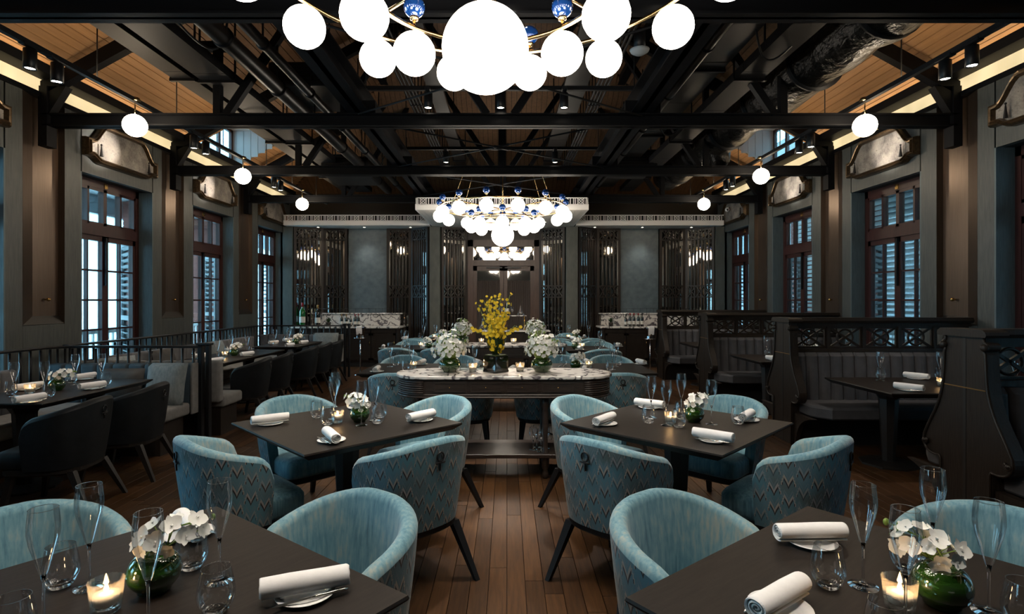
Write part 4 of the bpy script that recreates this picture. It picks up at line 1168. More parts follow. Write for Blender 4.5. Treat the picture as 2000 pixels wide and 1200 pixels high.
def yellow_orchid(x, y, z):
    r = thing('oncidium_orchid', 'tall yellow orchid spray in square black glass vase on marble console', 'flowers', (x,y,z))
    q = random.Random(5)
    ob('vase', MB().cbox(-.082,.082,-.082,.082,0,.150,.006).xf(Matrix.Rotation(PI/4,4,'Z')), r, mat='black_glass')
    ob('vase_foot', MB().cbox(-.084,.084,-.084,.084,0,.02,.003).xf(Matrix.Rotation(PI/4,4,'Z')), r, mat='solid_glass')
    ob('soil', MB().box(-.07,.07,-.07,.07,.14,.156).xf(Matrix.Rotation(PI/4,4,'Z')), r, mat='soil_stem')
    for a, tilt, w, ln in ((PI/2-.2,.80,.062,.20),(-PI/2+.2,.80,.062,.20),(PI/2+.5,1.0,.05,.21),(-PI/2-.5,1.0,.05,.21),(PI-.35,1.05,.05,.19),(PI+.35,1.1,.05,.19),(.2,1.0,.05,.2)):
        vs, fs = petal(w,ln,.05,6)
        M = Matrix.Translation((0,0,.14)) @ Matrix.Rotation(a,4,'Z') @ Matrix.Rotation(tilt,4,'X')
        ob('leaf', MB().add([M @ Vector(p) for p in vs], fs, True), r, mat='leaf_dark')
    st = MB(); n = 0
    for i in range(17):
        a = i*2.4; spread = .04+.15*((i*7 % 13)/13); hgt = .36+.21*((i*5 % 13)/13)
        pts = [Vector((.01*math.cos(a),.01*math.sin(a),.15+hgt*t)) + Vector((spread*math.cos(a),spread*math.sin(a),0))*(t**1.3) for t in (0,.25,.5,.75,1)]
        st.tube(pts,.002,4)
        for k in range(22):
            t = .12+.88*k/21; j = min(3,int(t*4)); p = pts[j].lerp(pts[j+1],t*4-j)
            d = Vector((q.uniform(-1,1),q.uniform(-1.2,.5),q.uniform(-.5,.8))).normalized()
            p2 = p+d*q.uniform(.015,.05)*(1.15-.4*t); st.tube([p,p2],.0009,3)
            o = ob('blossom', BL_Y, r, loc=p2); orient(o, d+Vector((0,-.8,.1)), q.uniform(-.5,.5)+PI); s = q.uniform(.6,1.0)*(1.1-.35*t); o.scale = (s,s,s)
    for e in (-1,1):
        pts = [Vector((0,0,.2)),Vector((e*.08,-.02,.33)),Vector((e*.17,-.02,.36 if e < 0 else .42)),Vector((e*.22,0,.39 if e < 0 else .40))]; st.tube(pts,.0018,4)
        for k in range(8):
            p = pts[1].lerp(pts[3], k/7)+Vector((0,0,.012*(k % 2))); o = ob('blossom', BL_Y, r, loc=p); orient(o, (0,-1,.2), k); o.scale = (.8,)*3
    ob('stem', st, r, mat='flower_green')

# ================================================================== LAYING THE TABLES
TZ = .7505
def place(x, y, n, seat, tname, glass=(.15,.10,.25,.06), plate_in=.16, ang=0.0, flute=True, tumb=True, napk=True, fp=None, tp=None, pp=None, edge=None):
    """x,y: middle of the table edge in front of the diner; n: unit vector from the table to the diner"""
    n = Vector((n[0],n[1],0)).normalized(); left = Vector((n.y,-n.x,0))     # diner faces -n
    e = Vector((x,y,0))
    at = '%s of %s' % (seat, tname)
    if napk:
        p = pp if pp else e-n*plate_in+left*.30
        p = Vector((p[0],p[1],TZ))
        PLATE.put(p, 0, 'white side plate at '+at)
        rz = math.atan2(n.y,n.x)+ang
        NAPKIN.put((p.x,p.y,TZ+.0105), rz, 'rolled white napkin at '+at)
        k = Vector((-math.sin(rz), math.cos(rz), 0))
        k = k if k.dot(left) > 0 else -k
        KNIFE.put((p.x+k.x*.048,p.y+k.y*.048,TZ+.0085), rz+PI+.15, 'silver butter knife at '+at)
    if flute:
        p = fp if fp else e-n*(.54-glass[0])-left*glass[1]
        FLUTE.put((p[0],p[1],TZ), R.random()*6, 'champagne flute at '+at)
    if tumb:
        p = tp if tp else e-n*(.54-glass[2])-left*glass[3]
        TUMB.put((p[0],p[1],TZ), R.random()*6, 'stemless water glass at '+at)

def diamond(cx, cy, ang, side, tname, tlabel, seats, chairs, cand, flow, over={}, seed=1, psc=1.0, lean=.6):
    """square table turned by ang; seats: (edge normal angle, seat name)"""
    table(cx, cy, side, side, ang, tlabel)
    for a, nm in seats:
        n = Vector((math.cos(a), math.sin(a))); e = Vector((cx,cy))+n*side/2
        o = over.get(nm, {})
        place(e.x, e.y, n, nm, tname, ang=o.get('ang', R.uniform(-.25,.25)), fp=o.get('fp'), tp=o.get('tp'), pp=o.get('pp'))
        if nm in chairs:
            d = chairs[nm] if isinstance(chairs, dict) else .45
            chair_at(BLUE, e.x+n.x*d, e.y+n.y*d, n.x, n.y, 'teal tub chair with zigzag back at %s of %s' % (nm, tname))
    VOTIVE.put((cx+cand[0],cy+cand[1],TZ), 0, 'lit votive candle on '+tname)
    posy(cx+flow[0], cy+flow[1], TZ, 'white orchid posy in green bowl on '+tname, seed, sc=psc, lean=lean)
D = math.radians
C = (-1.02,1.385)
diamond(*C, D(53.1), 1.08, 'front rail-side table', 'dark square table at the front on the rail side',
    ((D(53.1),'rear aisle seat'),(D(143.1),'rear rail seat'),(D(233.1),'front rail seat'),(D(-36.9),'front aisle seat')),
    {'rear aisle seat':.40,'rear rail seat':.45}, (-.01,.03), (.05,.13),
    {'rear aisle seat':{'fp':(-.82,1.57),'tp':(-.745,1.41),'pp':(-.545,1.49),'ang':-.55},
     'rear rail seat':{'fp':(-1.165,1.535),'tp':(-.94,1.64),'pp':(-1.08,1.87),'ang':-.15},
     'front rail seat':{'fp':(-1.145,1.36),'tp':(-1.245,1.535)},
     'front aisle seat':{'fp':(-.87,1.335),'tp':(-1.14,1.27)}}, 3, 1.05, .75)
C = (1.075,1.387)
diamond(*C, D(37.8), 1.08, 'front booth-side table', 'dark square table at the front on the booth side',
    ((D(127.8),'rear aisle seat'),(D(37.8),'rear booth seat'),(D(-52.2),'front booth seat'),(D(217.8),'front aisle seat')),
    {'rear aisle seat':.40,'rear booth seat':.42}, (-.06,.035), (.065,.055),
    {'rear aisle seat':{'fp':(.997,1.54),'tp':(.895,1.535),'pp':(1.0,1.81),'ang':.95},
     'rear booth seat':{'fp':(1.30,1.68),'tp':(1.185,1.63)},
     'front booth seat':{'fp':(1.235,1.41),'tp':(1.26,1.34)},
     'front aisle seat':{'fp':(.985,1.36),'tp':(.86,1.25),'pp':(.705,1.42),'ang':-.05}}, 8, 1.05, 2.0)
C = (-1.048,3.60)
diamond(*C, D(45), 1.07, 'middle rail-side table', 'dark square table in the middle row on the rail side',
    ((D(45),'rear aisle seat'),(D(135),'rear rail seat'),(D(225),'front rail seat'),(D(-45),'front aisle seat')),
    {'rear aisle seat':.42,'rear rail seat':.42,'front rail seat':.45,'front aisle seat':.45}, (-.06,.0), (.08,.02),
    {'rear aisle seat':{'fp':(-.88,3.66),'tp':(-.86,3.74)},'rear rail seat':{'fp':(-1.22,3.92),'tp':(-1.29,3.74)},
     'front rail seat':{'fp':(-1.17,3.72),'tp':(-1.15,3.53)},'front aisle seat':{'fp':(-.93,3.52),'tp':(-.84,3.57)}}, 11, 1.0, 2.6)
C = (1.112,3.60)
diamond(*C, D(45), 1.08, 'middle booth-side table', 'dark square table in the middle row on the booth side',
    ((D(135),'rear aisle seat'),(D(45),'rear booth seat'),(D(-45),'front booth seat'),(D(225),'front aisle seat')),
    {'rear aisle seat':.42,'rear booth seat':.42,'front booth seat':.45,'front aisle seat':.45}, (-.05,-.03), (.12,.02),
    {'rear aisle seat':{'fp':(.98,3.74),'tp':(.92,3.58)},'rear booth seat':{'fp':(1.22,3.85),'tp':(1.49,3.55)},
     'front booth seat':{'fp':(1.32,3.55),'tp':(1.17,3.70)},'front aisle seat':{'fp':(1.02,3.52),'tp':(1.08,3.46)}}, 16, 1.0, .5)

def long_table(x0, x1, y0, y1, tname, tlabel, xs_front, xs_back, seed, lean=.6, side='rail', flow=None, glasses=True):
    cx, cy = (x0+x1)/2, (y0+y1)/2
    table(cx, cy, x1-x0, y1-y0, 0, tlabel)
    o1, o2 = ('aisle','outer')
    for xs, yy, ny, fr in ((xs_front,y0,-1,'front'),(xs_back,y1,1,'rear')):
        for x in xs:
            inner = abs(x-CX) < abs(cx-CX)
            nm = '%s %s seat' % (fr, 'aisle' if inner else side)
            place(x, yy, (0,ny), nm, tname, glass=(.20,.05,.30,.0), plate_in=.14, ang=R.uniform(-.4,.4), flute=glasses, tumb=glasses)
            chair_at(BLUE, x, yy+ny*.47, 0, ny, 'teal tub chair with zigzag back at %s of %s' % (nm, tname))
    VOTIVE.put((cx-.07,cy,TZ),0,'lit votive candle on '+tname)
    fx, fy = flow or (cx+.08, cy)
    posy(fx, fy, TZ, 'white orchid posy in green bowl on '+tname, seed, lean=lean)
long_table(-1.64,-.42,6.0,6.98,'third-row rail-side table','dark table behind the near marble console on the rail side',(-1.15,-.42),(-1.36,-.66),21,2.6,'rail',(-.66,6.25))
long_table(.42,1.66,6.02,7.0,'third-row booth-side table','dark table behind the near marble console on the booth side',(.36,1.17),(.70,1.37),22,.4,'booth',(.80,6.42))
long_table(-2.05,-.75,8.95,9.85,'fourth-row rail-side table','dark table beside the far marble console on the rail side',(-1.74,-1.07),(-1.75,-1.1),23,2.4,'rail',(-1.30,9.1))
long_table(.95,1.70,8.75,9.65,'fourth-row booth-side table','dark table beside the far marble console on the booth side',(1.48,),(1.63,.96),24,.5,'booth',(1.12,9.0))
long_table(-2.0,-.9,11.1,11.9,'fifth-row rail-side table','dark table before the bar on the rail side',(-1.78,-1.12),(-1.45,),25,.4,'rail')
long_table(.85,1.85,11.1,11.9,'fifth-row booth-side table','dark table before the bar on the booth side',(1.65,1.0),(1.35,),26,.5,'booth')
# ================================================================== MARBLE CONSOLES
def stadium(hx, hy, z, n=10):
    out = []
    for i in range(n+1):
        a = -PI/2+PI*i/n; out.append((hx-hy+hy*math.cos(a), hy*math.sin(a), z))
    for i in range(n+1):
        a = PI/2+PI*i/n; out.append((-hx+hy+hy*math.cos(a), hy*math.sin(a), z))
    return out
def console(x, y, label):
    r = thing('marble_console', label, 'console', (x,y,0), 0, 'oval marble consoles')
    hx, hy = .975, .30
    ob('marble_top', MB().loft([stadium(hx-.006,hy-.006,.870),stadium(hx,hy,.876),stadium(hx,hy,.893),stadium(hx-.006,hy-.006,.90)]), r, mat='marble')
    ob('body', MB().loft([stadium(hx-.03,hy-.03,.725),stadium(hx-.03,hy-.03,.869)]), r, mat='oak_console')
    for z, o in ((.716,.012),(.735,.022),(.862,.02)):
        ob('moulding', MB().loft([stadium(hx-o-.004,hy-o-.004,z-.008),stadium(hx-o,hy-o,z),stadium(hx-o-.004,hy-o-.004,z+.008)]), r, mat='oak_console')
    for e in (-1,1):
        for k in range(6):
            z = .752+k*.0185
            ob('reed', MB().tube([(e*(hx-hy)+e*(hy-.027)*math.cos(a), (hy-.027)*math.sin(a), z) for a in [-1.5+i*.25 for i in range(13)]],.009,6), r, mat='oak_console')
    w = .30
    for sy in (-1,1):
        for k in range(4):
            x0 = -.62+k*.31; a, b = x0+.012, x0+.298; yy = sy*(hy-.03); z0, z1 = .752, .850
            d = MB(); y0, y1 = sorted((yy, yy+sy*.008)); d.box(a,b,y0,y1,z0,z1)
            y2, y3 = sorted((yy+sy*.008, yy+sy*.014))
            d.box(a+.01,b-.01,y2,y3,z0+.010,z0+.016).box(a+.01,b-.01,y2,y3,z1-.016,z1-.010).box(a+.01,a+.016,y2,y3,z0+.01,z1-.01).box(b-.016,b-.01,y2,y3,z0+.01,z1-.01)
            o = ob('drawer', d, r, mat='oak_console')
            ob('knob', MB().sphere(.006,((a+b)/2,yy+sy*.02,.801),10,8), o, mat='brass')
    me = MB().loft([stadium(.9,.25,.185),stadium(.905,.255,.19),stadium(.905,.255,.215),stadium(.9,.25,.22)])
    ob('lower_shelf', me, r, mat='oak_console')
    leg = MB().lathe([(.020,0),(.030,.015),(.028,.05),(.020,.07),(.034,.10),(.034,.22),(.024,.24),(.020,.30),(.030,.56),(.022,.60),(.034,.63),(.034,.72)],12).mesh('leg','oak_console')
    for sx in (-.78,.36,.78) if False else (-.80,-.52,.36,.80):
        for sy in (-.2,.2):
            if abs(sx) > .7 and sy < 0: continue
            ob('leg', leg, r, loc=(sx,sy,0))
    return r
CY1, CY2 = 5.0, 8.2
console(CX+.05, CY1, 'near oval console with marble top holding the yellow orchid')
console(CX, CY2, 'far oval console with marble top behind the yellow orchid')
CZ = .9005
yellow_orchid(-.10, CY1, CZ)
bouquet(-.515, CY1-.02, CZ, 'big white bouquet at the rail end of the near marble console', 31, .95)
bouquet(.315, CY1-.02, CZ, 'big white bouquet at the booth end of the near marble console', 32, .95)
bouquet(-.66, CY2+.02, CZ, 'big white bouquet at the rail end of the far marble console', 33, .95)
bouquet(.42, CY2+.02, CZ, 'big white bouquet at the booth end of the far marble console', 34, .95)
for x, y, nm in ((-.31,CY1,'between the orchid and rail-end bouquet of near console'),(.12,CY1+.02,'between the orchid and booth-end bouquet of near console'),
                 (-.38,CY2,'on the rail half of the far console'),(.10,CY2,'on the booth half of the far console')):
    VOTIVE.put((x,y,CZ),0,'lit votive candle '+nm)
for k, (x, y) in enumerate(((.235,4.90),(.30,4.84),(.27,4.98),(.345,4.93))):
    WINE.put((x,y,.2205), 0, ('first','second','third','fourth')[k]+' wine glass on the lower shelf of near console')
o = thing('glass_tray', 'clear glass display box behind the orchid on near console', 'glass box', (-.30,5.18,CZ))
ob('side_pane', MB().box(-.14,.14,-.06,-.057,0,.055), o, mat='window_glass'); ob('side_pane', MB().box(-.14,.14,.057,.06,0,.055), o, mat='window_glass')
ob('end_pane', MB().box(-.14,-.137,-.06,.06,0,.055), o, mat='window_glass'); ob('end_pane', MB().box(.137,.14,-.06,.06,0,.055), o, mat='window_glass')

# ---- bottles
def bottle(x, y, z, label, h=.30, cap='capsule_red', glass='bottle_dark', shape='claret', lab=True):
    r = thing('wine_bottle', label, 'bottle', (x,y,z), R.random()*.6-.3, 'wine bottles')
    s = h/.30
    if shape == 'claret': pr = [(.034,0),(.037,.004),(.037,.185),(.032,.205),(.016,.225),(.0135,.24),(.0135,.275)]
    else: pr = [(.038,0),(.041,.004),(.041,.14),(.034,.18),(.018,.225),(.0145,.25),(.0145,.275)]
    ob('body', MB().lathe([(a*s,b*s) for a, b in pr],18), r, mat=glass)
    ob('capsule', MB().lathe([(.0145*s,.25*s),(.0148*s,.30*s),(.013*s,.302*s)],14), r, mat=cap)
    if lab: ob('label', MB().lathe([(pr[1][0]*s+.0007,.05*s),(pr[1][0]*s+.0007,.125*s)],18,cap=False), r, mat='bottle_label')
# ---- bars against the back wall
def bar(x0, x1, sd, taper):
    y0 = 12.72; r = thing('bar_counter', 'dark bar cabinet with marble top and splashback on the %s side' % sd, 'bar', (0,0,0), 0, 'marble bar counters')
    ob('marble_top', MB().cbox(x0,x1,y0,YB-.06,.90,.94,.008), r, mat='marble')
    ob('splashback', MB().cbox(x0+.12,x1-.12,YB-.16,YB-.06,.94,1.22,.006), r, mat='marble')
    ob('splash_shelf', MB().cbox(x0+.06,x1-.06,YB-.22,YB-.06,1.22,1.245,.005), r, mat='marble')
    gl = MB().box(x0+.08,x1-.08,YB-.21,YB-.204,1.35,1.356)
    for k in range(int((x1-x0-.16)/.16)+1): gl.box(x0+.08+k*.16,x0+.086+k*.16,YB-.21,YB-.204,1.245,1.356)
    ob('gallery_rail', gl, r, mat='chrome')
    ob('plinth', MB().box(x0+.12,x1-.12,y0+.12,YB-.1,0,.12), r, mat='table_under')
    ob('carcass', MB().box(x0+.10,x1-.10,y0+.09,YB-.08,.12,.90), r, mat='oak_dark')
    n = max(2, round((x1-x0)/.6)); st = (x1-x0-.24)/n
    for k in range(n):
        a = x0+.12+k*st+.01; b = a+st-.02
        d = MB().box(a,b,y0+.072,y0+.09,.16,.78).box(a,a+.05,y0+.06,y0+.072,.16,.78).box(b-.05,b,y0+.06,y0+.072,.16,.78).box(a,b,y0+.06,y0+.072,.16,.21).box(a,b,y0+.06,y0+.072,.73,.78)
        o = ob('cabinet_door', d, r, mat='oak_dark'); ob('handle', MB().tube([(b-.025,y0+.045,.50),(b-.025,y0+.045,.60)],.006,6), o, mat='brass')
        ob('drawer', MB().box(a,b,y0+.065,y0+.09,.80,.885), r, mat='oak_dark')
    for xx in (x0+.06, x1-.06): ob('post', MB().cbox(xx-.035,xx+.035,y0+.03,y0+.10,0,.90,.006), r, mat='oak_dark')
bar(-5.0,-2.46,'rail',1); bar(2.16,4.88,'booth',-1)
BZ = .9405
for k, (x, cp) in enumerate(((-3.86,'capsule_gold'),(-3.75,'capsule_gold'),(-3.65,'bottle_dark'),(-3.55,'capsule_red'),(-3.47,'capsule_red'))):
    bottle(x, 12.86, BZ, ('first','second','third','fourth','fifth')[k]+' small wine bottle along the rail-side bar top', .29 if k != 2 else .25, cp)
for k, (x, cp) in enumerate(((2.78,'bottle_dark'),(2.88,'capsule_red'),(2.97,'capsule_red'),(3.07,'capsule_red'),(3.16,'bottle_dark'))):
    bottle(x, 12.86, BZ, ('first','second','third','fourth','fifth')[k]+' wine bottle along the booth-side bar top', .27 if k == 0 else .31, cp)
bottle(-4.78, 12.86, BZ, 'large bright green wine bottle at the window end of bar', .55, 'capsule_red', 'bottle_green')
bottle(-4.42, 12.86, BZ, 'large dark wine bottle beside the green one on bar', .50, 'capsule_gold')
for x, sd in ((-4.2,'rail'),(2.45,'booth')):
    o = thing('marble_planter', 'small potted plant on the %s-side bar' % sd, 'plant', (x,12.95,BZ)); ob('pot', MB().lathe([(.05,0),(.06,.09),(.055,.09)],14), o, mat='oak_dark')
    lv = MB(); 
    for k in range(14):
        a = k*2.4; vs, fs = petal(.018,.13,.03,3); M = Matrix.Translation((0,0,.08)) @ Matrix.Rotation(a,4,'Z') @ Matrix.Rotation(.5+.05*k,4,'X'); lv.add([M @ Vector(p) for p in vs], fs)
    ob('leaves', lv, o, mat='leaf_dark')
# ---- drinks stand before the door
r = thing('drinks_stand', 'two-tier marble drinks stand before the curtained door', 'stand', (0,12.2,0))
ob('lower_top', MB().cbox(-.75,.95,-.22,.22,.86,.89,.006), r, mat='marble'); ob('upper_top', MB().cbox(-.40,.43,-.13,.13,1.20,1.22,.005), r, mat='marble')
for x in (-.36,.39): ob('upper_post', MB().tube([(x,0,.89),(x,0,1.20)],.014,8), r, mat='brass')
ob('cabinet', MB().box(-.68,.88,-.17,.19,.10,.86), r, mat='oak_dark')
for k in range(3): 
    d = ob('drawer', MB().box(-.66+k*.52,-.16+k*.52,-.185,-.17,.60,.83), r, mat='oak_dark'); ob('knob', MB().sphere(.012,(-.41+k*.52,-.195,.72),8,6), d, mat='brass')
    ob('cabinet_door', MB().box(-.66+k*.52,-.16+k*.52,-.185,-.17,.14,.57), r, mat='oak_dark')
for x in (-.64,.84): ob('leg', MB().box(x-.03,x+.03,-.16,.18,0,.10), r, mat='oak_dark')
bottle(0.0,12.2,1.2205,'champagne bottle with gold neck on the drinks stand',.36,'capsule_gold','bottle_dark','champ')
def decanter(x, y, z, label):
    o = thing('glass_decanter', label, 'decanter', (x,y,z), 0, 'glass decanters')
    ob('flask', MB().lathe([(.08,.004),(.085,.02),(.05,.09),(.022,.15),(.018,.20)],20,cap=False), o, mat='clear_glass')
    ob('neck', MB().tube([(0,0,.19),(.01,0,.24),(.05,0,.33)],[.018,.015,.012],12,cap=False), o, mat='clear_glass')
    ob('base', MB().lathe([(.08,0),(.08,.005)],20), o, mat='solid_glass')
decanter(.30,12.2,1.2205,'slanted glass decanter on the upper tier of drinks stand')
decanter(-.55,12.2,.8905,'slanted glass decanter on the lower tier, rail end'); decanter(.75,12.2,.8905,'slanted glass decanter on the lower tier, booth end')
for k, x in enumerate((-.2,-.11,.12)): WINE.put((x,12.17,1.2205),0,('first','second','third')[k]+' wine glass on the upper tier of drinks stand')
# ---- ice bucket stands
def bucket(x, y, sd):
    r = thing('ice_bucket_stand', 'silver ice bucket on slim stand by the %s-side bar' % sd, 'ice bucket', (x,y,0), 0, 'ice bucket stands')
    ob('foot', MB().lathe([(.12,0),(.12,.012),(.03,.03),(.012,.05)],20), r, mat='chrome')
    ob('stem', MB().tube([(0,0,.04),(0,0,.76)],.010,8), r, mat='chrome')
    ob('tray', MB().lathe([(.02,.755),(.13,.765),(.135,.775),(.02,.77)],24), r, mat='chrome')
    ob('bucket', MB().lathe([(.075,.775),(.08,.78),(.105,.99),(.11,1.0),(.10,.995),(.075,.80)],24), r, mat='chrome')
    n = thing('draped_napkin', 'folded white cloth draped over the %s-side ice bucket' % sd, 'napkin', (x,y,0), 0, 'ice bucket cloths')
    pts0 = [(-.06,-.085,.84),(-.06,-.118,.98),(-.06,-.10,1.012),(-.06,.10,1.012),(-.06,.122,.97),(-.06,.11,.88)]
    ob('cloth', MB().loft([[Vector(p)+Vector((dx,0,.006*k)) for p in pts0] for k, dx in enumerate((0,.04,.08,.12))], False, True, False), n, mat='napkin')
bucket(-3.04,11.42,'rail'); bucket(2.90,11.15,'booth')

# ================================================================== RAIL-SIDE BANQUETTES
def padded(m, x0, x1, y0, y1, z0, z1, c=.02): return m.cbox(x0,x1,y0,y1,z0,z1,c)
def bench(name, label, x0, x1, y0, y1, back, seat_mat, back_mat, end_mat='linen_seat'):
    """axis-aligned bench; back: 'W' wall side, 'N' far side, 'S' near side"""
    r = thing(name, label, 'banquette', (0,0,0), 0, 'banquette benches')
    bt = .11
    sx0, sx1, sy0, sy1 = x0, x1, y0, y1
    if back == 'W': sx0 = x0+bt; L0, L1, ax = y0, y1, 'y'
    elif back == 'N': sy1 = y1-bt; L0, L1, ax = x0, x1, 'x'
    else: sy0 = y0+bt; L0, L1, ax = x0, x1, 'x'
    n = max(1, round((L1-L0)/.17)); st = (L1-L0)/n
    for k in range(n):
        a, b = L0+k*st+.002, L0+(k+1)*st-.002
        m = MB()
        if back == 'W': m.rbox(x0,x0+bt,a,b,.40,.87,.03)
        elif back == 'N': m.rbox(a,b,y1-bt,y1,.40,.87,.03)
        else: m.rbox(a,b,y0,y0+bt,.40,.87,.03)
        ob('back_channel', m, r, mat=back_mat)
    ns = max(1, round((L1-L0)/.9)); st = (L1-L0)/ns
    for k in range(ns):
        a, b = L0+k*st+.003, L0+(k+1)*st-.003
        ob('seat_cushion', MB().rbox(sx0,sx1,a,b,.33,.46,.03) if ax == 'y' else MB().rbox(a,b,sy0,sy1,.33,.46,.03), r, mat=seat_mat)
    ob('plinth', MB().box(sx0+.02,sx1-.06,sy0+.03,sy1-.03,0,.33) if ax == 'y' else MB().box(sx0+.04,sx1-.06,sy0+.04,sy1-.04,0,.33), r, mat='oak_dark')
    return r
BX0 = -4.92
bench('banquette_bench','grey channel-back banquette along the rail behind the first rail table',BX0,BX0+.58,1.0,5.42,'W','linen_seat','velvet_grey')
e1 = bench('banquette_bench','blue velvet end banquette below the first rail divider',BX0,-3.38,5.42,6.00,'N','linen_seat','velvet_blue')
ob('end_cap', MB().cbox(-3.385,-3.36,5.88,6.0,.33,.875,.006), e1, mat='linen_seat')
e2 = bench('banquette_bench','linen end banquette backing on to the first rail divider',BX0,-3.22,6.16,6.72,'S','linen_seat','linen_seat')
bench('banquette_bench','grey channel-back banquette along the rail behind the far rail tables',BX0,BX0+.58,6.72,10.50,'W','linen_seat','velvet_grey')
e3 = bench('banquette_bench','grey end banquette below the far divider before the bar',BX0,-3.30,10.50,11.06,'N','linen_seat','velvet_grey')
ob('end_cap', MB().cbox(-3.305,-3.28,10.92,11.06,.33,.875,.006), e3, mat='linen_seat')
def rail(pts, label, top=1.05, post_ends=(False,True), bal=.12):
    r = thing('baluster_rail', label, 'railing', (0,0,0), 0, 'black baluster railings')
    P = [Vector((x,y,0)) for x, y in pts]
    me = MB().tube([(0,0,.60),(0,0,top-.03)],.013,7).mesh('baluster','fixture_black')
    hr = MB()
    prof = [(-.035,top-.025),(.035,top-.025),(.040,top-.01),(.030,top),(-.030,top),(-.040,top-.01)]
    rings = []
    for i, p in enumerate(P):
        d = (P[min(i+1,len(P)-1)]-P[max(i-1,0)]).normalized(); nrm = Vector((-d.y,d.x,0))
        rings.append([p+nrm*u+Vector((0,0,z)) for u, z in prof])
    ob('handrail', MB().loft(rings), r, mat='fixture_black')
    acc = 0
    for a, b in zip(P, P[1:]):
        ln = (b-a).length; t = bal-acc if acc else bal*.5
        while t < ln: ob('baluster', me, r, loc=a+(b-a)*(t/ln)); t += bal
        acc = (ln-(t-bal)) if ln > .3 else 0
    rings = [[p+Vector((0,0,z))+( (P[min(i+1,len(P)-1)]-P[max(i-1,0)]).normalized().cross(Vector((0,0,1)))*u) for u, z in ((-.02,.58),(.02,.58),(.02,.62),(-.02,.62))] for i, p in enumerate(P)]
    ob('bottom_rail', MB().loft(rings), r, mat='fixture_black')
    for k, e in enumerate(post_ends):
        if e:
            p = P[-1] if k else P[0]
            ob('post', MB().cbox(p.x-.045,p.x+.005,p.y-.03,p.y+.03,0,top+.005,.006), r, mat='fixture_black')
            ob('post', MB().cbox(p.x+.045,p.x+.085,p.y-.03,p.y+.03,0,top+.005,.006), r, mat='fixture_black')
            ob('post_cap', MB().cbox(p.x-.06,p.x+.10,p.y-.045,p.y+.045,top+.005,top+.03,.006), r, mat='fixture_black')
    return r
cor = [(BX0-.05+.25-.25*math.cos(t), 6.08-.25+.25*math.sin(t)) for t in [i*PI/12 for i in range(7)]]
rail([(BX0-.05,1.0)]+cor+[(-3.36,6.08)], 'black baluster rail curving round the first rail-side banquette')
cor = [(BX0-.05+.25-.25*math.cos(t), 11.14-.25+.25*math.sin(t)) for t in [i*PI/12 for i in range(7)]]
rail([(BX0-.05,6.2)]+cor+[(-3.26,11.14)], 'black baluster rail curving round the far rail-side banquettes')

def pillow(x, y, z, w, h, t, rz, tilt, label, mat):
    r = thing('scatter_cushion', label, 'cushion', (x,y,z), rz, 'scatter cushions on the banquettes')
    m = MB(); n = 10; front, backv = [], []
    for i in range(n+1):
        for j in range(n+1):
            u, v = 2*i/n-1, 2*j/n-1; b = ((1-u**4)*(1-v**4))**.6; pin = 1-.06*(1-abs(u))*abs(v)**3-.0
            px, pz = u*w/2*(1-.05*(1-v*v)*0+.0)*(1-.04*(1-abs(v))*abs(u)), (v*.5+.5)*h
            front.append((px,-t/2*b,pz)); backv.append((px,t/2*b,pz))
    fs = [(i*(n+1)+j,(i+1)*(n+1)+j,(i+1)*(n+1)+j+1,i*(n+1)+j+1) for i in range(n) for j in range(n)]
    m.add(front, fs, True).add(backv, fs, True).xf(Matrix.Rotation(tilt,4,'X'))
    ob('cover', m, r, mat=mat)
pillow(-3.57,5.71,.46,.42,.44,.13,0,-.22,'square grey-blue scatter cushion on the blue end banquette','pillow_blue')
pillow(-4.05,5.73,.46,.46,.38,.12,.05,-.22,'dark patterned scatter cushion on the blue end banquette','pillow_dark')
pillow(-4.62,6.58,.46,.48,.42,.15,1.2,-.22,'pale scatter cushion in the corner behind the first divider','pillow_blue')
pillow(-4.64,7.55,.46,.46,.42,.14,1.57,-.22,'dark scatter cushion on the far rail-side banquette','pillow_dark')
pillow(-4.64,8.9,.46,.50,.44,.15,1.57,-.22,'grey-blue scatter cushion on the far rail-side banquette','pillow_blue')
pillow(-3.57,10.76,.46,.50,.46,.15,0,-.22,'pale scatter cushion on the end banquette before the bar','pillow_blue')

# rail-side tables
def rail_table(y0, y1, tname, tlabel, ys, seed, cand, flow, chairs, extra=()):
    x0, x1 = -4.38, -3.60
    table((x0+x1)/2, (y0+y1)/2, y1-y0, x1-x0, PI/2, tlabel)
    for k, y in enumerate(ys):
        w = ('near','middle','far')[k if len(ys) == 3 else (0 if k == 0 else 2)]
        place(x1, y, (1,0), '%s aisle seat' % w, tname, glass=(.26,.02,.36,-.06), plate_in=.13, ang=R.uniform(-.1,.1)+PI/2-PI/2*.15)
        place(x0, y, (-1,0), '%s wall seat' % w, tname, glass=(.26,.02,.36,-.06), plate_in=.12, ang=R.uniform(-.1,.1)+PI/2-PI/2*.15)
    VOTIVE.put(((x0+x1)/2+cand[0],cand[1],TZ),0,'lit votive candle on '+tname)
    posy((x0+x1)/2+flow[0],flow[1],TZ,'white orchid posy in green bowl on '+tname,seed,lean=.5)
    for k, y in enumerate(chairs):
        w = ('near','middle','far')[k] if len(chairs) == 3 else ('near','far')[k]
        chair_at(DARK, -3.07, y, 1, .12, 'dark leather tub chair on the %s aisle side of %s' % (w, tname))
rail_table(4.26,5.60,'first rail table','dark rectangular table inside the first rail-side banquette',(4.60,5.25),41,(-.10,4.72),(.0,4.88),(4.20,4.93))
rail_table(7.0,8.92,'second rail table','dark rectangular table in the middle of the far rail-side banquettes',(7.35,8.2),42,(.02,7.75),(.05,7.95),(7.15,7.88))
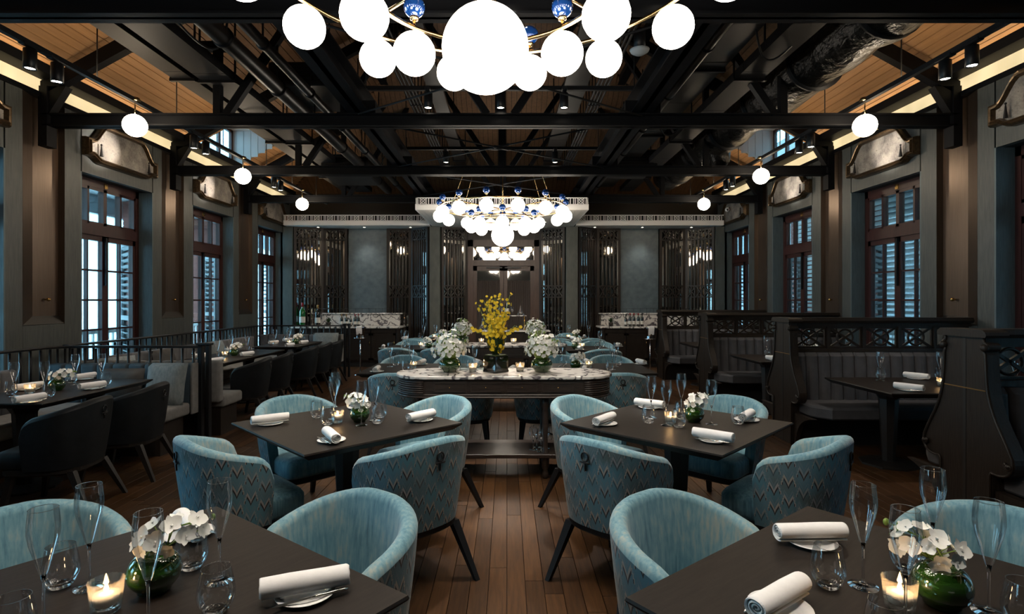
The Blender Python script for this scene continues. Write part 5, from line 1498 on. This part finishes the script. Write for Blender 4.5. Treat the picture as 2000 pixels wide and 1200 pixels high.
rail_table(9.45,10.80,'third rail table','dark rectangular table nearest the bar among rail-side banquettes'.replace('nearest','closest to').replace('closest to the','by the'),(9.75,10.4),43,(.08,9.9),(.12,10.1),(8.95,9.65,10.32))

# ================================================================== BOOTHS
PX0, PX1 = 3.06, XR-.02
def bez(p0, p1, p2, p3, n=8):
    out = []
    for i in range(n+1):
        t = i/n; out.append(tuple((1-t)**3*a+3*(1-t)**2*t*b+3*(1-t)*t*t*c+t**3*d for a, b, c, d in zip(p0,p1,p2,p3)))
    return out
def half_profile():
    # (half depth, height) from foot to cap
    pts = [(.21,0),(.21,.44)]
    pts += bez((.22,.46),(.34,.44),(.38,.50),(.36,.58))          # scroll lobe over the seat
    pts += bez((.35,.60),(.30,.72),(.20,.82),(.185,1.02))[1:]
    pts += [(.175,1.20),(.165,1.22)]
    pts += bez((.165,1.22),(.20,1.23),(.20,1.27),(.165,1.28),6)[1:]
    pts += [(.165,1.31)]
    return pts
def booth_lattice(w, h):
    m = MB(); t = .022; y = 0
    m.box(-w/2,w/2,-.012,.012,0,.022).box(-w/2,w/2,-.012,.012,h-.022,h).box(-w/2,-w/2+.02,-.012,.012,0,h).box(w/2-.02,w/2,-.012,.012,0,h)
    m.bar((-w/2,0,.0),(w/2,0,h),t,.02,(0,1,0)).bar((-w/2,0,h),(w/2,0,0),t,.02,(0,1,0))
    rr = min(w,h)*.36
    m.tube([(rr*math.cos(q*PI/10),0,h/2+rr*math.sin(q*PI/10)) for q in range(20)],.012,6,True)
    return m.mesh('lattice','oak_dark')
LAT = booth_lattice(.37,.24)
def booth(y, label, faces=(1,1)):
    r = thing('booth_partition', label, 'booth bench', (0,y,0), 0, 'dark oak booth benches')
    hp = half_profile(); prof = [(a,b) for a, b in hp]+[(-a,b) for a, b in reversed(hp)]
    for sgn in (0,):
        ob('end_panel', MB().prism(prof, PX0, PX0+.075, 'x'), r, mat='oak_dark')
    ins = [(a*.82 if b < .4 else a-.045, b) for a, b in hp]
    ob('edge_moulding', MB().tube([(PX0-.004,a-.012,b) for a, b in hp],.010,6).tube([(PX0-.004,-a+.012,b) for a, b in hp],.010,6), r, mat='oak_dark')
    ob('centre_groove', MB().box(PX0-.002,PX0+.001,-.012,.012,0,1.30), r, mat='dark_sill')
    ob('brass_line', MB().box(PX0-.006,PX0,-.165,.165,.965,.972), r, mat='capsule_gold')
    for sgn in (-1,1):
        sp = [(PX0-.012, sgn*(.335-.028*t*math.cos(t*7)), .535+.028*t*math.sin(t*7)) for t in [1-i/16 for i in range(15)]]
        ob('scroll', MB().tube(sp,.010,6).sphere(.018,(PX0-.012,sgn*.335,.535),10,8), r, mat='oak_dark')
        ob('scroll', MB().sphere(.026,(PX0-.008,sgn*.165,1.245),12,8), r, mat='oak_dark')
    ob('cap_rail', MB().prism([(-.19,1.31),(.19,1.31),(.20,1.325),(.19,1.345),(.17,1.36),(-.17,1.36),(-.19,1.345),(-.20,1.325)], PX0-.03, PX0+.12, 'x').prism([(-.06,1.30),(.06,1.30),(.075,1.325),(.06,1.36),(-.06,1.36),(-.075,1.325)], PX0+.10, PX1, 'x'), r, mat='oak_dark')
    ob('spine', MB().box(PX0+.07,PX1,-.05,.05,0,.99).box(PX0+.07,PX1,-.06,.06,.985,1.02).box(PX0+.07,PX1,-.03,.03,1.26,1.30), r, mat='oak_dark')
    n = 5; w = (PX1-PX0-.10)/n
    for k in range(n):
        ob('lattice', LAT, r, loc=(PX0+.10+w*(k+.5),0,1.02))
        ob('lattice_post', MB().box(PX0+.085+w*k,PX0+.115+w*k,-.03,.03,1.02,1.27), r, mat='oak_dark')
    for sgn in (-1,1):
        nc = 15; st = (PX1-PX0-.09)/nc
        for k in range(nc):
            a = PX0+.08+k*st; b = a+st; ya, yb_ = sgn*.05, sgn*.12
            rings = []
            for i in range(7):
                t = i/6; bulge = math.sin(PI*t)**.5*.035
                rings.append([(a+.002+(st-.004)*t, sgn*(.05), .42),(a+.002+(st-.004)*t, sgn*(.115+bulge), .42),(a+.002+(st-.004)*t, sgn*(.085+bulge), .94),(a+.002+(st-.004)*t, sgn*(.06+bulge*.5), .975),(a+.002+(st-.004)*t, sgn*.05, .98)])
            ob('back_channel', MB().loft(rings, True, False), r, mat='velvet_booth')
        # seat: clipped corner at the aisle
        y0, y1 = sgn*.12, sgn*.60
        def pl(i): return [(PX0+.078+i,y0),(PX0+.078+i,sgn*(.42)),(PX0+.20+i,sgn*(.60-i)),(PX1,sgn*(.60-i)),(PX1,y0)]
        ob('seat_cushion', MB().loft([[(x,yy,z) for x, yy in pl(i)] for i, z in ((.012,.345),(0,.36),(0,.445),(.012,.462),(.03,.468))]), r, mat='velvet_booth')
        br = [(sgn*.10,0),(sgn*.24,0)]+bez((sgn*.24,0),(sgn*.24,.20),(sgn*.34,.30),(sgn*.56,.345),8)[1:]+[(sgn*.10,.345)]
        ob('seat_bracket', MB().prism(br, PX0+.02, PX0+.07, 'x').prism(br, 4.3, 4.36, 'x'), r, mat='oak_dark')
        ob('kick_board', MB().box(PX0+.07,PX1,*sorted((sgn*.12,sgn*.22)),0,.345), r, mat='table_under')
    return r
BY = [3.68+BAY*k for k in range(4)]
for y, lb in zip(BY, ('oak booth bench with scrolled end closest to the camera','oak booth bench with scrolled end second along the booth row','oak booth bench with scrolled end third along the booth row','oak booth bench with scrolled end standing before the bar')):
    booth(y, lb)
def booth_table(y0, y1, tname, tlabel, seed, full=True):
    x0, x1 = 3.30, 4.75; cx, cy = (x0+x1)/2, (y0+y1)/2
    r = table(cx, cy, x1-x0, y1-y0, 0, tlabel)
    for yy, ny, fr in ((y1,1,'far'),(y0,-1,'near')):
        for x, w in ((x0+.55,'aisle'),(x0+1.15,'window')):
            place(x, yy, (0,ny), '%s %s seat' % (fr,w), tname, glass=(.32,.12,.40,.06), plate_in=.14, ang=R.uniform(-.6,.2)+.9)
    VOTIVE.put((cx+.02,cy-.1,TZ),0,'lit votive candle on '+tname)
    posy(cx+.22,cy,TZ,'white orchid posy in green bowl on '+tname,seed)
booth_table(4.72,5.72,'first booth table','dark booth table between the two closest oak benches',51)
booth_table(7.15,8.15,'second booth table','dark booth table between the second and third oak benches',52)
booth_table(9.58,10.58,'third booth table','dark booth table between the third oak bench and the bar',53)
# security camera by the booth-side canopy end
o = thing('security_camera', 'small white security camera on the wall beside booth-side canopy', 'camera', (5.02,12.6,3.62))
ob('housing', MB().sphere(.05,(0,-.06,0),14,10), o, mat='white_paint'); ob('bracket', MB().tube([(0,-.05,.02),(.05,.0,.06),(.13,.0,.06)],.012,8), o, mat='white_paint'); ob('lens', MB().sphere(.022,(-.01,-.10,-.01),10,8), o, mat='fixture_black')
